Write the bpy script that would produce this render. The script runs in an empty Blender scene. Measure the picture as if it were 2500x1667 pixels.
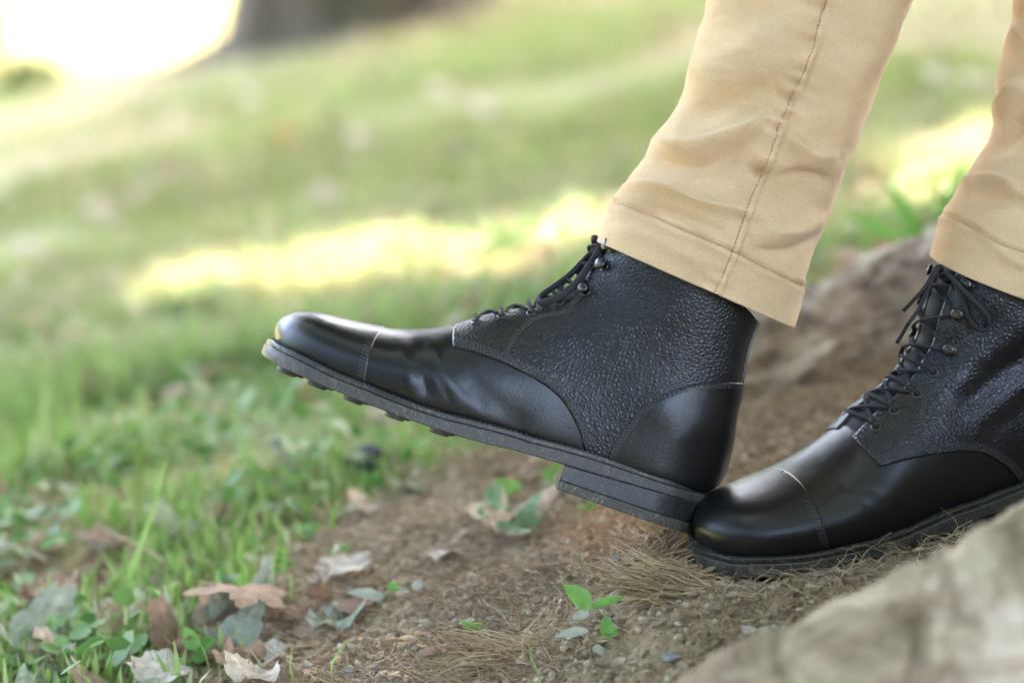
import bpy, math, random
import numpy as np
from mathutils import Matrix, Vector
random.seed(7); RNG=np.random.default_rng(11)
S=bpy.context.scene; COL=S.collection
# ------------------------------------------------------------------ camera, light, exposure
FPX=56/23.5*2500; D0=1.6; K=D0/FPX; PIT=math.radians(12)
R_=np.array([1.,0,0]); U_=np.array([0,math.sin(PIT),math.cos(PIT)]); F_=np.array([0,math.cos(PIT),-math.sin(PIT)])
C_=-F_*D0
cam=bpy.data.cameras.new('camera'); cam.lens=56; cam.sensor_width=23.5; cam.clip_start=.05; cam.clip_end=500
cam.dof.use_dof=True; cam.dof.focus_distance=1.535; cam.dof.aperture_fstop=1.8
co=bpy.data.objects.new('camera',cam); COL.objects.link(co); S.camera=co
co.matrix_world=Matrix(((1,0,0,C_[0]),(0,U_[1],-F_[1],C_[1]),(0,U_[2],-F_[2],C_[2]),(0,0,0,1)))
SUN_EL=math.radians(58); SUN_AZ=math.radians(52)      # azimuth from +x towards +y : behind the scene, to the right
SUN=np.array([math.cos(SUN_EL)*math.cos(SUN_AZ),math.cos(SUN_EL)*math.sin(SUN_AZ),math.sin(SUN_EL)])
w=bpy.data.worlds.new('World'); S.world=w; w.use_nodes=True
nt=w.node_tree; bg=nt.nodes['Background']; sky=nt.nodes.new('ShaderNodeTexSky'); sky.sky_type='NISHITA'; sky.sun_disc=False
sky.sun_elevation=SUN_EL; sky.sun_rotation=math.pi/2-SUN_AZ; sky.dust_density=7.0; sky.ozone_density=.3; sky.air_density=.7
nt.links.new(sky.outputs[0],bg.inputs[0]); bg.inputs[1].default_value=.15
sl=bpy.data.lights.new('sun','SUN'); sl.energy=2.0; sl.angle=math.radians(.6); sl.color=(1,.91,.74)
so=bpy.data.objects.new('sun',sl); COL.objects.link(so)
so.rotation_euler=Vector(SUN).to_track_quat('Z','Y').to_euler()
vs=S.view_settings; vs.view_transform='Standard'; vs.look='None'; vs.exposure=5.0; vs.gamma=1; vs.use_white_balance=True; vs.white_balance_temperature=6400; vs.use_curve_mapping=False
S.cycles.use_denoising=True; S.cycles.max_bounces=6; S.cycles.diffuse_bounces=3; S.cycles.glossy_bounces=3; S.cycles.transmission_bounces=3
S.cycles.sample_clamp_indirect=6
# ------------------------------------------------------------------ helpers
def P(px,py,d=D0): return C_+F_*d+R_*((px-1250)*d/FPX)+U_*((833.5-py)*d/FPX)
def proj(p):
    v=np.asarray(p)-C_; d=v@F_
    return np.stack([1250+v@R_/d*FPX,833.5-v@U_/d*FPX],-1),d
def _h(i,j,k):
    n=(i*374761393+j*668265263+k*2147483647%1000003*1274126177)&0xffffffff
    n=((n^(n>>13))*1274126177)&0xffffffff
    return ((n^(n>>16))&0xffff)/65535.
def vnoise(p):
    p=np.asarray(p,float); i=np.floor(p).astype(np.int64); f=p-i; f=f*f*(3-2*f); r=0
    for a in (0,1):
        for b in (0,1):
            for c in (0,1):
                r=r+_h(i[...,0]+a,i[...,1]+b,i[...,2]+c)*np.where(a,f[...,0],1-f[...,0])*np.where(b,f[...,1],1-f[...,1])*np.where(c,f[...,2],1-f[...,2])
    return r*2-1
def fbm(p,o=4,g=.5):
    p=np.asarray(p,float); r=0; a=1
    for k in range(o): r=r+a*vnoise(p*2.03**k+17.3*k); a*=g
    return r
def fbm2(x,y,s,o=4,z=0.): return fbm(np.stack([x*s,y*s,np.zeros_like(x)+z],-1),o)
def sstep(a,b,x): t=np.clip((x-a)/(b-a),0,1); return t*t*(3-2*t)
def spline(x,y,xi):
    x=np.asarray(x,float);y=np.asarray(y,float);h=np.diff(x);n=len(x)
    A=np.zeros((n,n));r=np.zeros((n,)+y.shape[1:]);A[0,0]=A[-1,-1]=1
    for i in range(1,n-1):
        A[i,i-1]=h[i-1];A[i,i]=2*(h[i-1]+h[i]);A[i,i+1]=h[i]
        r[i]=3*((y[i+1]-y[i])/h[i]-(y[i]-y[i-1])/h[i-1])
    c=np.linalg.solve(A,r);xi=np.asarray(xi,float);k=np.clip(np.searchsorted(x,xi)-1,0,n-2)
    hh=h[k];d=xi-x[k]; ex=lambda a:a.reshape(a.shape+(1,)*(y.ndim-1))
    b=(y[k+1]-y[k])/ex(hh)-ex(hh)*(2*c[k]+c[k+1])/3
    return y[k]+b*ex(d)+c[k]*ex(d)**2+(c[k+1]-c[k])/(3*ex(hh))*ex(d)**3
def smoothpath(pts,n):
    pts=np.asarray(pts,float); t=np.r_[0,np.cumsum(np.linalg.norm(np.diff(pts,axis=0),axis=1))]
    return spline(t,pts,np.linspace(0,t[-1],n))
def resample(pts,step):
    pts=np.asarray(pts,float); t=np.r_[0,np.cumsum(np.linalg.norm(np.diff(pts,axis=0),axis=1))]
    u=np.arange(0,t[-1],step); return np.stack([np.interp(u,t,pts[:,k]) for k in range(pts.shape[1])],-1)
def mesh(name,V,F,smooth=True,sharp=None):
    V=np.asarray(V,np.float32).reshape(-1,3); me=bpy.data.meshes.new(name)
    if isinstance(F,np.ndarray): Fs=[F]
    elif len(F) and isinstance(F[0],np.ndarray) and F[0].ndim==2: Fs=F
    else: Fs=None
    if Fs is None: me.from_pydata(V.tolist(),[],[list(map(int,f)) for f in F])
    else:
        nl=sum(f.size for f in Fs); nf=sum(len(f) for f in Fs)
        me.vertices.add(len(V)); me.vertices.foreach_set('co',V.ravel())
        me.loops.add(nl); me.loops.foreach_set('vertex_index',np.concatenate([f.ravel() for f in Fs]).astype(np.int32))
        tot=np.concatenate([np.full(len(f),f.shape[1]) for f in Fs]); st=np.r_[0,np.cumsum(tot)[:-1]]
        me.polygons.add(nf); me.polygons.foreach_set('loop_start',st.astype(np.int32))
        try: me.polygons.foreach_set('loop_total',tot.astype(np.int32))
        except Exception: pass
        me.update(calc_edges=True)
    me.validate()
    me.polygons.foreach_set('use_smooth',[smooth]*len(me.polygons))
    if sharp: me.set_sharp_from_angle(angle=math.radians(sharp))
    me.update(); return me
def obj(name,me,mat=None,parent=None,**kw):
    o=bpy.data.objects.new(name,me); COL.objects.link(o)
    if mat is not None and me is not None and not me.materials: me.materials.append(mat)
    if parent is not None: o.parent=parent
    for k,v in kw.items(): o[k]=v
    return o
def thing(name,label,cat,mw=None,group=None):
    o=bpy.data.objects.new(name,None); COL.objects.link(o); o['label']=label; o['category']=cat; o.empty_display_size=.05
    if group: o['group']=group
    if mw is not None: o.matrix_world=mw
    return o
def gridfaces(n,m,wrap=False,off=0):
    i=np.arange(n-1)[:,None]; j=np.arange(m if wrap else m-1)[None]; j2=(j+1)%m
    return np.stack([i*m+j,i*m+j2,(i+1)*m+j2,(i+1)*m+j],-1).reshape(-1,4)+off
class MB:
    def __init__(s): s.V=[];s.Q=[];s.T=[];s.n=0
    def add(s,V,Q=None,T=None):
        V=np.asarray(V,float).reshape(-1,3)
        if Q is not None and len(Q): s.Q.append(np.asarray(Q)+s.n)
        if T is not None and len(T): s.T.append(np.asarray(T)+s.n)
        s.V.append(V); s.n+=len(V)
    def build(s,name,mat,parent=None,smooth=True,sharp=None,**kw):
        Fs=[]
        if s.Q: Fs.append(np.concatenate(s.Q))
        if s.T: Fs.append(np.concatenate(s.T))
        return obj(name,mesh(name,np.concatenate(s.V),Fs,smooth,sharp),mat,parent,**kw)
def frames(pts):
    pts=np.asarray(pts,float); t=np.gradient(pts,axis=0); t/=np.linalg.norm(t,axis=1)[:,None]+1e-12
    a=np.array([0,0,1.]) if abs(t[0][2])<.9 else np.array([1.,0,0]); n=[];
    for k in range(len(pts)):
        a=a-t[k]*(a@t[k]); a/=np.linalg.norm(a)+1e-12; n.append(a)
    n=np.array(n); return t,n,np.cross(t,n)
def tube(mb,pts,r,sides=8,flat=1.,cap=True,up=None):
    pts=np.asarray(pts,float); t,n,b=frames(pts)
    if up is not None:
        up=np.asarray(up,float); up=np.broadcast_to(up,pts.shape)
        n=up-t*(up*t).sum(1)[:,None]; n/=np.linalg.norm(n,axis=1)[:,None]+1e-12; b=np.cross(t,n)
    r=np.broadcast_to(np.asarray(r,float),(len(pts),)); a=np.arange(sides)/sides*2*np.pi
    V=pts[:,None]+r[:,None,None]*(np.cos(a)[None,:,None]*b[:,None]+flat*np.sin(a)[None,:,None]*n[:,None])
    Q=gridfaces(len(pts),sides,True); V=V.reshape(-1,3); T=[]
    if cap:
        V=np.concatenate([V,pts[[0]],pts[[-1]]]); L=len(V); k=(len(pts)-1)*sides
        T=[[L-2,(j+1)%sides,j] for j in range(sides)]+[[L-1,k+j,k+(j+1)%sides] for j in range(sides)]
    mb.add(V,Q,T)
# ------------------------------------------------------------------ materials
def NM(name):
    m=bpy.data.materials.new(name); m.use_nodes=True; nt=m.node_tree; b=nt.nodes['Principled BSDF']; return m,nt,b
def nd(nt,t,**kw):
    n=nt.nodes.new(t)
    for k,v in kw.items():
        if k in n.inputs: n.inputs[k].default_value=v
        else: setattr(n,k,v)
    return n
def ramp(nt,src,stops,interp='LINEAR'):
    r=nt.nodes.new('ShaderNodeValToRGB'); e=r.color_ramp; e.interpolation=interp
    while len(e.elements)<len(stops): e.elements.new(.5)
    for q,(p,c) in zip(e.elements,stops): q.position=p; q.color=(*c,1) if len(c)==3 else c
    if src is not None: nt.links.new(src,r.inputs[0])
    return r
def mixc(nt,a,b,f,mode='MIX'):
    m=nt.nodes.new('ShaderNodeMix'); m.data_type='RGBA'; m.blend_type=mode
    for k,v in ((0,f),(6,a),(7,b)):
        if hasattr(v,'links') or isinstance(v,bpy.types.NodeSocket): nt.links.new(v,m.inputs[k])
        else: m.inputs[k].default_value=v if k==0 else ((*v,1) if len(v)==3 else v)
    return m.outputs[2]
def noise(nt,scale,detail=4,rough=.6,vec=None,dist=0.):
    n=nd(nt,'ShaderNodeTexNoise',Scale=scale,Detail=detail,Roughness=rough,Distortion=dist)
    if vec is not None: nt.links.new(vec,n.inputs['Vector'])
    return n.outputs['Fac']
def objco(nt): return nt.nodes.new('ShaderNodeTexCoord').outputs['Object']
def bump(nt,b,h,strength,dist,prev=None):
    n=nd(nt,'ShaderNodeBump',Strength=strength,Distance=dist); nt.links.new(h,n.inputs['Height'])
    if prev is not None: nt.links.new(prev,n.inputs['Normal'])
    nt.links.new(n.outputs[0],b.inputs['Normal']); return n.outputs[0]
def simple(name,c,rough=.6,metal=0.,spec=.5):
    m,nt,b=NM(name); b.inputs['Base Color'].default_value=(*c,1); b.inputs['Roughness'].default_value=rough; b.inputs['Metallic'].default_value=metal; b.inputs['Specular IOR Level'].default_value=spec
    return m
def leather_smooth():
    m,nt,b=NM('smooth_black_leather'); o=objco(nt)
    b.inputs['Base Color'].default_value=(.005,.005,.0053,1)
    r=nd(nt,'ShaderNodeMapRange'); nt.links.new(noise(nt,35,3,.5,o),r.inputs[0]); r.inputs[3].default_value=.28; r.inputs[4].default_value=.38
    nt.links.new(r.outputs[0],b.inputs['Roughness']); b.inputs['Specular IOR Level'].default_value=.5
    sp=ramp(nt,noise(nt,1300,2,.5,o),[(.69,(0,0,0)),(.74,(1,1,1))]); sb_=ramp(nt,noise(nt,40,3,.6,o),[(.45,(0,0,0)),(.7,(.5,.5,.5))]); fm=nd(nt,'ShaderNodeMath',operation='MULTIPLY'); nt.links.new(sp.outputs[0],fm.inputs[0]); nt.links.new(sb_.outputs[0],fm.inputs[1])
    nt.links.new(mixc(nt,(.005,.005,.0053),(.10,.09,.075),fm.outputs[0]),b.inputs['Base Color'])
    n1=bump(nt,b,noise(nt,850,3,.6,o),.22,.0006); n1=bump(nt,b,noise(nt,60,3,.5,o),.14,.002,n1)
    mp=nd(nt,'ShaderNodeMapping'); mp.inputs['Scale'].default_value=(1,.35,.5); nt.links.new(o,mp.inputs[0]); bump(nt,b,noise(nt,190,4,.65,mp.outputs[0],1.2),.10,.0012,n1)
    return m
def leather_pebble():
    m,nt,b=NM('pebbled_black_leather'); o=objco(nt)
    v=nd(nt,'ShaderNodeTexNoise',Scale=120.,Detail=2.); nt.links.new(o,v.inputs['Vector'])
    mx=nt.nodes.new('ShaderNodeVectorMath'); mx.operation='MULTIPLY_ADD'; mx.inputs[1].default_value=(.0006,)*3
    nt.links.new(v.outputs['Color'],mx.inputs[0]); nt.links.new(o,mx.inputs[2])
    vo=nd(nt,'ShaderNodeTexVoronoi',Scale=360.); vo.feature='DISTANCE_TO_EDGE'; vo.inputs['Randomness'].default_value=.85; nt.links.new(mx.outputs[0],vo.inputs['Vector'])
    inv=nd(nt,'ShaderNodeMapRange'); inv.interpolation_type='SMOOTHSTEP'; inv.inputs[1].default_value=0.; inv.inputs[2].default_value=.36; nt.links.new(vo.outputs['Distance'],inv.inputs[0])
    cr=ramp(nt,inv.outputs[0],[(.25,(.005,.005,.0055)),(.75,(.011,.0112,.012))]); nt.links.new(cr.outputs[0],b.inputs['Base Color'])
    b.inputs['Roughness'].default_value=.36; b.inputs['Specular IOR Level'].default_value=.5
    n1=bump(nt,b,inv.outputs[0],.42,.00055); bump(nt,b,noise(nt,1500,2,.5,o),.08,.0004,n1)
    return m
def sole_mat(name,c,dust,rough=.5):
    m,nt,b=NM(name); o=objco(nt)
    mp=nd(nt,'ShaderNodeMapping'); mp.inputs['Scale'].default_value=(1,1,.35); mp.inputs['Rotation'].default_value=(0,.35,0); nt.links.new(o,mp.inputs[0])
    sc=noise(nt,900,4,.7,mp.outputs[0]); blot=noise(nt,70,4,.6,o)
    s1=ramp(nt,sc,[(.5,(0,0,0)),(.66,(1,1,1))]); s2=ramp(nt,blot,[(.36,(0,0,0)),(.60,(1,1,1))])
    f=nd(nt,'ShaderNodeMath',operation='MULTIPLY'); nt.links.new(s1.outputs[0],f.inputs[0]); nt.links.new(s2.outputs[0],f.inputs[1])
    f2=nd(nt,'ShaderNodeMath',operation='MULTIPLY'); nt.links.new(f.outputs[0],f2.inputs[0]); f2.inputs[1].default_value=dust
    nt.links.new(mixc(nt,c,(.30,.25,.185),f2.outputs[0]),b.inputs['Base Color'])
    b.inputs['Roughness'].default_value=rough; bump(nt,b,sc,.18,.0006); return m
def island(name,stops,rough=.8,trans=0.,bscale=0,spec=.3,nscale=0,namt=.4):
    m,nt,b=NM(name); g=nt.nodes.new('ShaderNodeNewGeometry'); r=ramp(nt,g.outputs['Random Per Island'],stops)
    c=r.outputs[0]
    if nscale: 
        rr=ramp(nt,noise(nt,nscale,4,.65,objco(nt)),[(.3,(1-namt,)*3),(.7,(1+namt,)*3)]); c=mixc(nt,c,rr.outputs[0],1.,'MULTIPLY')
    nt.links.new(c,b.inputs['Base Color']); b.inputs['Roughness'].default_value=rough; b.inputs['Specular IOR Level'].default_value=spec
    if bscale: bump(nt,b,noise(nt,bscale,4,.6,objco(nt)),.6,.002)
    if trans:
        t=nd(nt,'ShaderNodeBsdfTranslucent'); nt.links.new(c,t.inputs[0]); ms=nd(nt,'ShaderNodeMixShader'); ms.inputs[0].default_value=trans
        nt.links.new(b.outputs[0],ms.inputs[1]); nt.links.new(t.outputs[0],ms.inputs[2]); nt.links.new(ms.outputs[0],nt.nodes['Material Output'].inputs[0])
    return m
M_SM=leather_smooth(); M_PB=leather_pebble()
M_SOLE=sole_mat('worn_rubber',(.056,.052,.047),.55,.5); M_WELT=sole_mat('welt_leather',(.024,.023,.023),.5,.36)
M_STACK=sole_mat('stacked_heel_leather',(.02,.02,.021),.35,.32); M_TOP=sole_mat('heel_rubber',(.065,.058,.049),1.,.6)
M_THR=simple('black_thread',(.07,.067,.063),.75); M_LACE=simple('charcoal_lace',(.032,.031,.033),.85,spec=.2)
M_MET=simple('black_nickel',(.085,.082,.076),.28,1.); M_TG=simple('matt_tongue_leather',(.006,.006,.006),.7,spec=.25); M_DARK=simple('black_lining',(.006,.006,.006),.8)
TH=math.radians(19.2); cT,sT=math.cos(TH),math.sin(TH); P0=np.array([1695.,1303.])
def loc(p):
    v=(np.asarray(p,float)-P0)*K
    return np.stack([-cT*v[...,0]-sT*v[...,1], sT*v[...,0]-cT*v[...,1]],-1)   # local x (toe), z(up)
# stations: D px, P px, W mm, h0, n, b
ST=[((670,814),(672,829),0.5,.35,2.2),((680,786),(676,834),11,.35,2.2),((697,773),(684,838),19,.35,2.2),((733,764),(705,847),28.5,.34,2.25),
((775,767),(740,862),36,.33,2.25),((830,779),(790,886),42,.32,2.2),((895,793),(845,911),46,.31,2.1),((945,801),(895,930),48,.30,2.05),
((1000,805),(951,953),49,.29,2.0),((1065,801),(1021,980),48.5,.28,2.0),((1125,792),(1091,1003),46.5,.28,2.05),((1190,770),(1161,1020),44,.28,2.1),
((1260,754),(1249,1043),41,.28,2.1),((1320,735),(1340,1069),38.5,.30,2.1),((1370,706),(1430,1095),36.5,.33,2.1),((1408,684),(1520,1125),36,.36,2.1),
((1427,663),(1600,1152),36,.40,2.1),((1440,643),(1660,1172),36,.44,2.1),((1450,626),(1711,1188),36,.47,2.1),((1458,611),(1745,1172),36,.5,2.1),
((1465,596),(1768,1121),36.5,.5,2.1),((1472,582),(1780,1070),37,.5,2.1),((1479,567),(1788,1016),38,.5,2.1),((1487,553),(1799,970),39,.5,2.1),
((1497,536),(1808,915),40.5,.5,2.1),((1511,512),(1820,845),42.5,.5,2.1),((1533,480),(1842,785),44,.5,2.1)]
def base(NT=420,M=110,side=1):
    Dp=loc([s[0] for s in ST]);Pp=loc([s[1] for s in ST])
    mid=(Dp+Pp)/2;seg=np.linalg.norm(np.diff(Pp,axis=0),axis=1)*.5+np.linalg.norm(np.diff(Dp,axis=0),axis=1)*.5
    t=np.r_[0,np.cumsum(seg)];T=t[-1]
    # W near the toe behaves like sqrt: parametrise by sqrt distance
    e=np.linspace(0,1,NT);ti=T*(e**1.35)
    Dd=spline(t,Dp,ti);Pd=spline(t,Pp,ti)
    W=spline(np.sqrt(t),np.array([s[2] for s in ST])/1000,np.sqrt(ti));W=np.maximum(W,.0002)
    h0=spline(t,np.array([s[3] for s in ST]),ti);n=spline(t,np.array([s[4] for s in ST]),ti)
    xb=loc((1724,1186))[0];Rh=.036
    q=np.clip((xb+Rh-Pd[:,0])/Rh,0,1)
    iP=np.argmin(Pd[:,0]+Pd[:,1]) # heel corner
    b=.94*np.sqrt(np.clip(1-q*q,0,1))
    i0=np.argmax(q>=.999) if (q>=.999).any() else NT
    b[i0:]=0
    th=np.linspace(0,np.pi/2,M//2+1)
    su=h0[:,None]+(1-h0)[:,None]*np.cos(th)[None]**(2/n[:,None]);wu=W[:,None]*np.sin(th)[None]**(2/n[:,None])
    th2=np.linspace(0,np.pi/2,M-M//2+1)[1:]
    sl=h0[:,None]*(1-np.sin(th2)[None]);wl=W[:,None]*(b[:,None]+(1-b[:,None])*np.cos(th2)[None])
    k_=np.exp(-np.linspace(-2,2,31)**2);k_/=k_.sum()
    wl2=np.stack([np.convolve(np.pad(wl[:,j],15,mode='edge'),k_,'valid') for j in range(wl.shape[1])],1)
    m_=np.zeros(NT);m_[max(0,i0-70):i0+45]=1;m_=np.convolve(np.pad(m_,15,mode='edge'),k_,'valid')[:,None]
    wl2=np.where(b[:,None]==0,np.minimum(wl2,wl2*0+1),wl2); lastfix=(np.arange(wl.shape[1])==wl.shape[1]-1)[None,:]&(b[:,None]==0); wl2=np.where(lastfix,0,wl2)
    wl=wl*(1-m_)+wl2*m_
    s=np.concatenate([su,sl],1);w=np.concatenate([wu,wl],1)   # NT x (M+1), dorsum->bottom
    xz=Pd[:,None,:]+(Dd-Pd)[:,None,:]*s[...,None]
    s=np.concatenate([s[:,:0:-1],s],1);w=np.concatenate([w[:,:0:-1],-w],1);xz=np.concatenate([xz[:,:0:-1],xz],1) # +y side first
    sh=shift(xz[...,0])*side
    V=np.stack([xz[...,0],w+sh,xz[...,1]],-1)
    return V,s,w
def shift(x):  # medial drift of the toe (left foot: medial = -y)
    return -.010*np.clip((x-.12)/.18,0,1)**1.5
PIV=loc((1560,960))
def bendpts(X,ang):
    if not ang: return X
    X=X.copy(); z=X[...,2]; a=ang*sstep(.075,.125,z)+.38*sstep(.130,.20,z); dx=X[...,0]-PIV[0]; dz=z-PIV[1]
    X[...,0]=PIV[0]+dx*np.cos(a)-dz*np.sin(a); X[...,2]=PIV[1]+dx*np.sin(a)+dz*np.cos(a); return X
def segdist(p,pts):
    d=np.full(p.shape[:-1],1e9)
    for a,b in zip(pts[:-1],pts[1:]):
        a=np.asarray(a);b=np.asarray(b);ab=b-a;t=np.clip(((p-a)@ab)/(ab@ab+1e-18),0,1); d=np.minimum(d,np.linalg.norm(p-a-t[...,None]*ab,axis=-1))
    return d
def sdpoly(p,poly):
    poly=np.asarray(poly,float); d=segdist(p,list(poly)+[poly[0]]); ins=np.zeros(p.shape[:-1],bool)
    x,y=p[...,0],p[...,1]; n=len(poly)
    for i in range(n):
        a,b=poly[i],poly[(i+1)%n]
        c=((a[1]>y)!=(b[1]>y)); xi=(b[0]-a[0])*(y-a[1])/((b[1]-a[1]) if b[1]!=a[1] else 1e-12)+a[0]; ins^=c&(x<xi)
    return np.where(ins,d,-d)
Q_LOW=[(1111,849),(1131,854),(1166,863),(1200,875),(1235,889),(1269,906),(1304,923),(1338,945.6),(1362,966),(1383,994),(1400,1025),(1414,1059),(1421,1087),(1426,1105)]
Q_POLY=[(1112,798),(1108,812),(1107.5,825),(1108,840)]+Q_LOW+[(1440,1140),(1520,1190),(1860,1280),(1990,900),(1950,400),(1400,250),(1080,600),(1118,785)]
C_TOP=[(1850,938),(1811.7,934),(1768.7,929),(1727,928.5),(1682.6,933.6),(1638,945.7),(1596.5,964.6),(1562,988.7),(1534.5,1018),(1510,1049),(1490,1083.4),(1478,1105),(1472,1125)]
C_POLY=C_TOP+[(1500,1190),(1800,1330),(1950,1000)]
T_EDGE=[(950,770),(942,797),(935,808),(924,825.5),(915.7,850),(908.7,878),(904.5,906),(902,932.5),(901,960)]
T_POLY=T_EDGE+[(600,980),(560,700),(940,700)]
FACE1=[(1238,868),(1249,842),(1266,818),(1293.5,794),(1328,778.6),(1373,770),(1391.6,765)]
FACE2=[(1391.6,765),(1398.5,749),(1414,732),(1441.6,716.7),(1476,708),(1508.7,706)]
FACE3=[(1508.7,706),(1514,687),(1527.7,660),(1548,632),(1570,600)]
WELT_T=[(649,824.5),(672,829),(684,838),(740,862),(810,896),(845.5,911.5),(880.6,925.5),(905,934),(951,953.5),(1021,980),(1091,1002.7),(1161,1020),(1249,1043),(1300,1060),(1364,1076),(1427.5,1094),(1491,1114.6),(1555,1137),(1619,1159),(1682.5,1180),(1714,1189.5),(1732,1197.5)]
SOLE_B=[(631.6,859),(670,881.6),(705,899),(768,925.5),(845.5,957),(915.7,985),(986,1011.5),(1056,1036),(1126,1059),(1196,1078),(1249,1090),(1300,1105),(1376.5,1127),(1722,1228)]
TOPL=[(1365,1164),(1701.6,1278.7)]; HEELB=[(1356,1185),(1695,1303.5)]
GAP=.0095
def interpx(pts):
    L=loc(pts); o=np.argsort(L[:,0]); return lambda x: np.interp(x,L[o,0],L[o,1])
def clip(V,N,T,f):
    ins=f>0; c=ins[T].sum(1); keep=T[c==3]; V=list(V);N=list(N);f=list(f); new={}; out=[]; be=[]
    def cut(a,b):
        k=(min(a,b),max(a,b))
        if k not in new:
            t=f[a]/(f[a]-f[b]); V.append(V[a]+(V[b]-V[a])*t); n=N[a]+(N[b]-N[a])*t; N.append(n/(np.linalg.norm(n)+1e-12)); f.append(0.); new[k]=len(V)-1
        return new[k]
    for t in T[(c==1)|(c==2)]:
        k=ins[t]
        if k.sum()==1:
            i=int(np.argmax(k)); a,b,cc=t[i],t[(i+1)%3],t[(i+2)%3]; p=cut(a,b);q=cut(a,cc); out.append((a,p,q)); be.append((p,q))
        else:
            i=int(np.argmin(k)); a,b,cc=t[i],t[(i+1)%3],t[(i+2)%3]; p=cut(a,b);q=cut(a,cc); out+=[(p,b,cc),(p,cc,q)]; be.append((q,p))
    Tn=np.concatenate([keep,np.array(out,int).reshape(-1,3)]); u,inv=np.unique(Tn,return_inverse=True); mp={int(v):i for i,v in enumerate(u)}
    V=np.array(V)[u];N=np.array(N)[u];f=np.array(f)[u]; be=np.array([(mp[int(a)],mp[int(b)]) for a,b in be if int(a) in mp and int(b) in mp],int).reshape(-1,2)
    return V,N,f,inv.reshape(-1,3),be
def boot(label,mw,side,bend,folds,scale=1.):
    root=thing('boot',label,'boot',mw,'black lace-up boots'); MW=np.array(mw)
    V0,s,lat=base(440,116,side); NT,MM=s.shape
    xz=V0[...,[0,2]]
    # ---- creases (outward displacement fields, local xz)
    di=np.gradient(V0,axis=0); dj=np.gradient(V0,axis=1); N=np.cross(di,dj); N/=np.linalg.norm(N,axis=-1)[...,None]+1e-12
    cen=V0.mean(1,keepdims=True); 
    if ((V0-cen)*N).sum()<0: N=-N
    m=(N[:,0]+N[:,-1])/2; m[:,1]=0; m/=np.linalg.norm(m,axis=-1)[:,None]+1e-12; sel=np.abs(V0[:,0,1]-V0[:,-1,1])<1e-4; N[sel,0]=m[sel]; N[sel,-1]=m[sel]
    disp=np.zeros(s.shape)
    for pts,amp,sig in folds:
        d=segdist(xz,[loc(p) for p in pts]); disp+=amp*np.exp(-(d/(sig*K))**2)*np.clip(np.abs(lat)/.02,.15,1)
    disp+=.0005*fbm(V0*28.,2)
    V1=bendpts(V0+N*disp[...,None],bend)
    di=np.gradient(V1,axis=0); dj=np.gradient(V1,axis=1); N1=np.cross(di,dj); N1/=np.linalg.norm(N1,axis=-1)[...,None]+1e-12
    if (N1*N).sum()<0: N1=-N1
    m=(N1[:,0]+N1[:,-1])/2; m[:,1]=0; m/=np.linalg.norm(m,axis=-1)[:,None]+1e-12; N1[sel,0]=m[sel]; N1[sel,-1]=m[sel]
    Vf=V1.reshape(-1,3);Nf=N1.reshape(-1,3);xzf=xz.reshape(-1,2);lf=lat.ravel();sf=s.ravel()
    Q=gridfaces(NT,MM); T=np.concatenate([Q[:,[0,1,2]],Q[:,[0,2,3]]])
    if True:
        a=Vf[T]; nn=np.cross(a[:,1]-a[:,0],a[:,2]-a[:,0])
        if (nn*Nf[T[:,0]]).sum()<0: T=T[:,::-1].copy()
    fq=sdpoly(xzf,loc(Q_POLY)); fc=sdpoly(xzf,loc(C_POLY)); ft=sdpoly(xzf,loc(T_POLY))
    gap=np.where(sf>.5,np.abs(lf)-GAP,1.)
    def panel(name,f,h,mat,edge=.0012,low=-.0004,parent=root):
        v,n,ff,t,be=clip(Vf,Nf,T,f)
        hh=h-(h*.45)*(1-np.clip(ff/edge,0,1))**2
        A=v+n*hh[:,None]; L=len(A); ub,inv=np.unique(be,return_inverse=True); inv=inv.reshape(-1,2)
        B=v[ub]+n[ub]*low; q=np.stack([be[:,1],be[:,0],L+inv[:,0],L+inv[:,1]],-1) if len(be) else np.zeros((0,4),int)
        return obj(name,mesh(name,np.concatenate([A,B]),[t,q] if len(q) else [t],True,50),mat,parent)
    lining=obj('lining',mesh('lining',Vf-Nf*.0012,T),M_DARK,root)
    vamp=panel('vamp',np.minimum.reduce([.004-ft,.004-fq]),.0006,M_SM)
    cap=panel('toe_cap',ft,.0013,M_SM)
    quarters={}
    for sg in (1,-1):
        quarters[sg]=panel('quarter',np.minimum.reduce([fq,gap,lf*sg+.0003]),.0021,M_PB,.0014)
    counter=panel('heel_counter',fc,.0036,M_SM,.001)
    tongue=panel('tongue',np.minimum.reduce([np.where(sf>.5,.026-np.abs(lf),-1.),fq+.008]),.0003,M_TG)
    strip=panel('backstay',np.minimum.reduce([np.where(sf<.45,.0065-np.abs(lf),-1.),.003-fc,xzf[:,1]-.05]),.0033,M_SM,.0008)
    # ---- surface lookups
    halfidx={sg:np.where(lf*sg>0)[0] for sg in (1,-1)}
    def on(xzq,sg,h,extra=None):
        idx=halfidx[sg]
        if extra is not None: idx=idx[extra(idx)]
        d=((xzf[idx]-np.asarray(xzq))**2).sum(1); k=np.argpartition(d,6)[:6]; w_=1/(d[k]+1e-8); w_/=w_.sum(); i=idx[k]
        n=(Nf[i]*w_[:,None]).sum(0); n/=np.linalg.norm(n); return (Vf[i]*w_[:,None]).sum(0)+n*h,n
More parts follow.
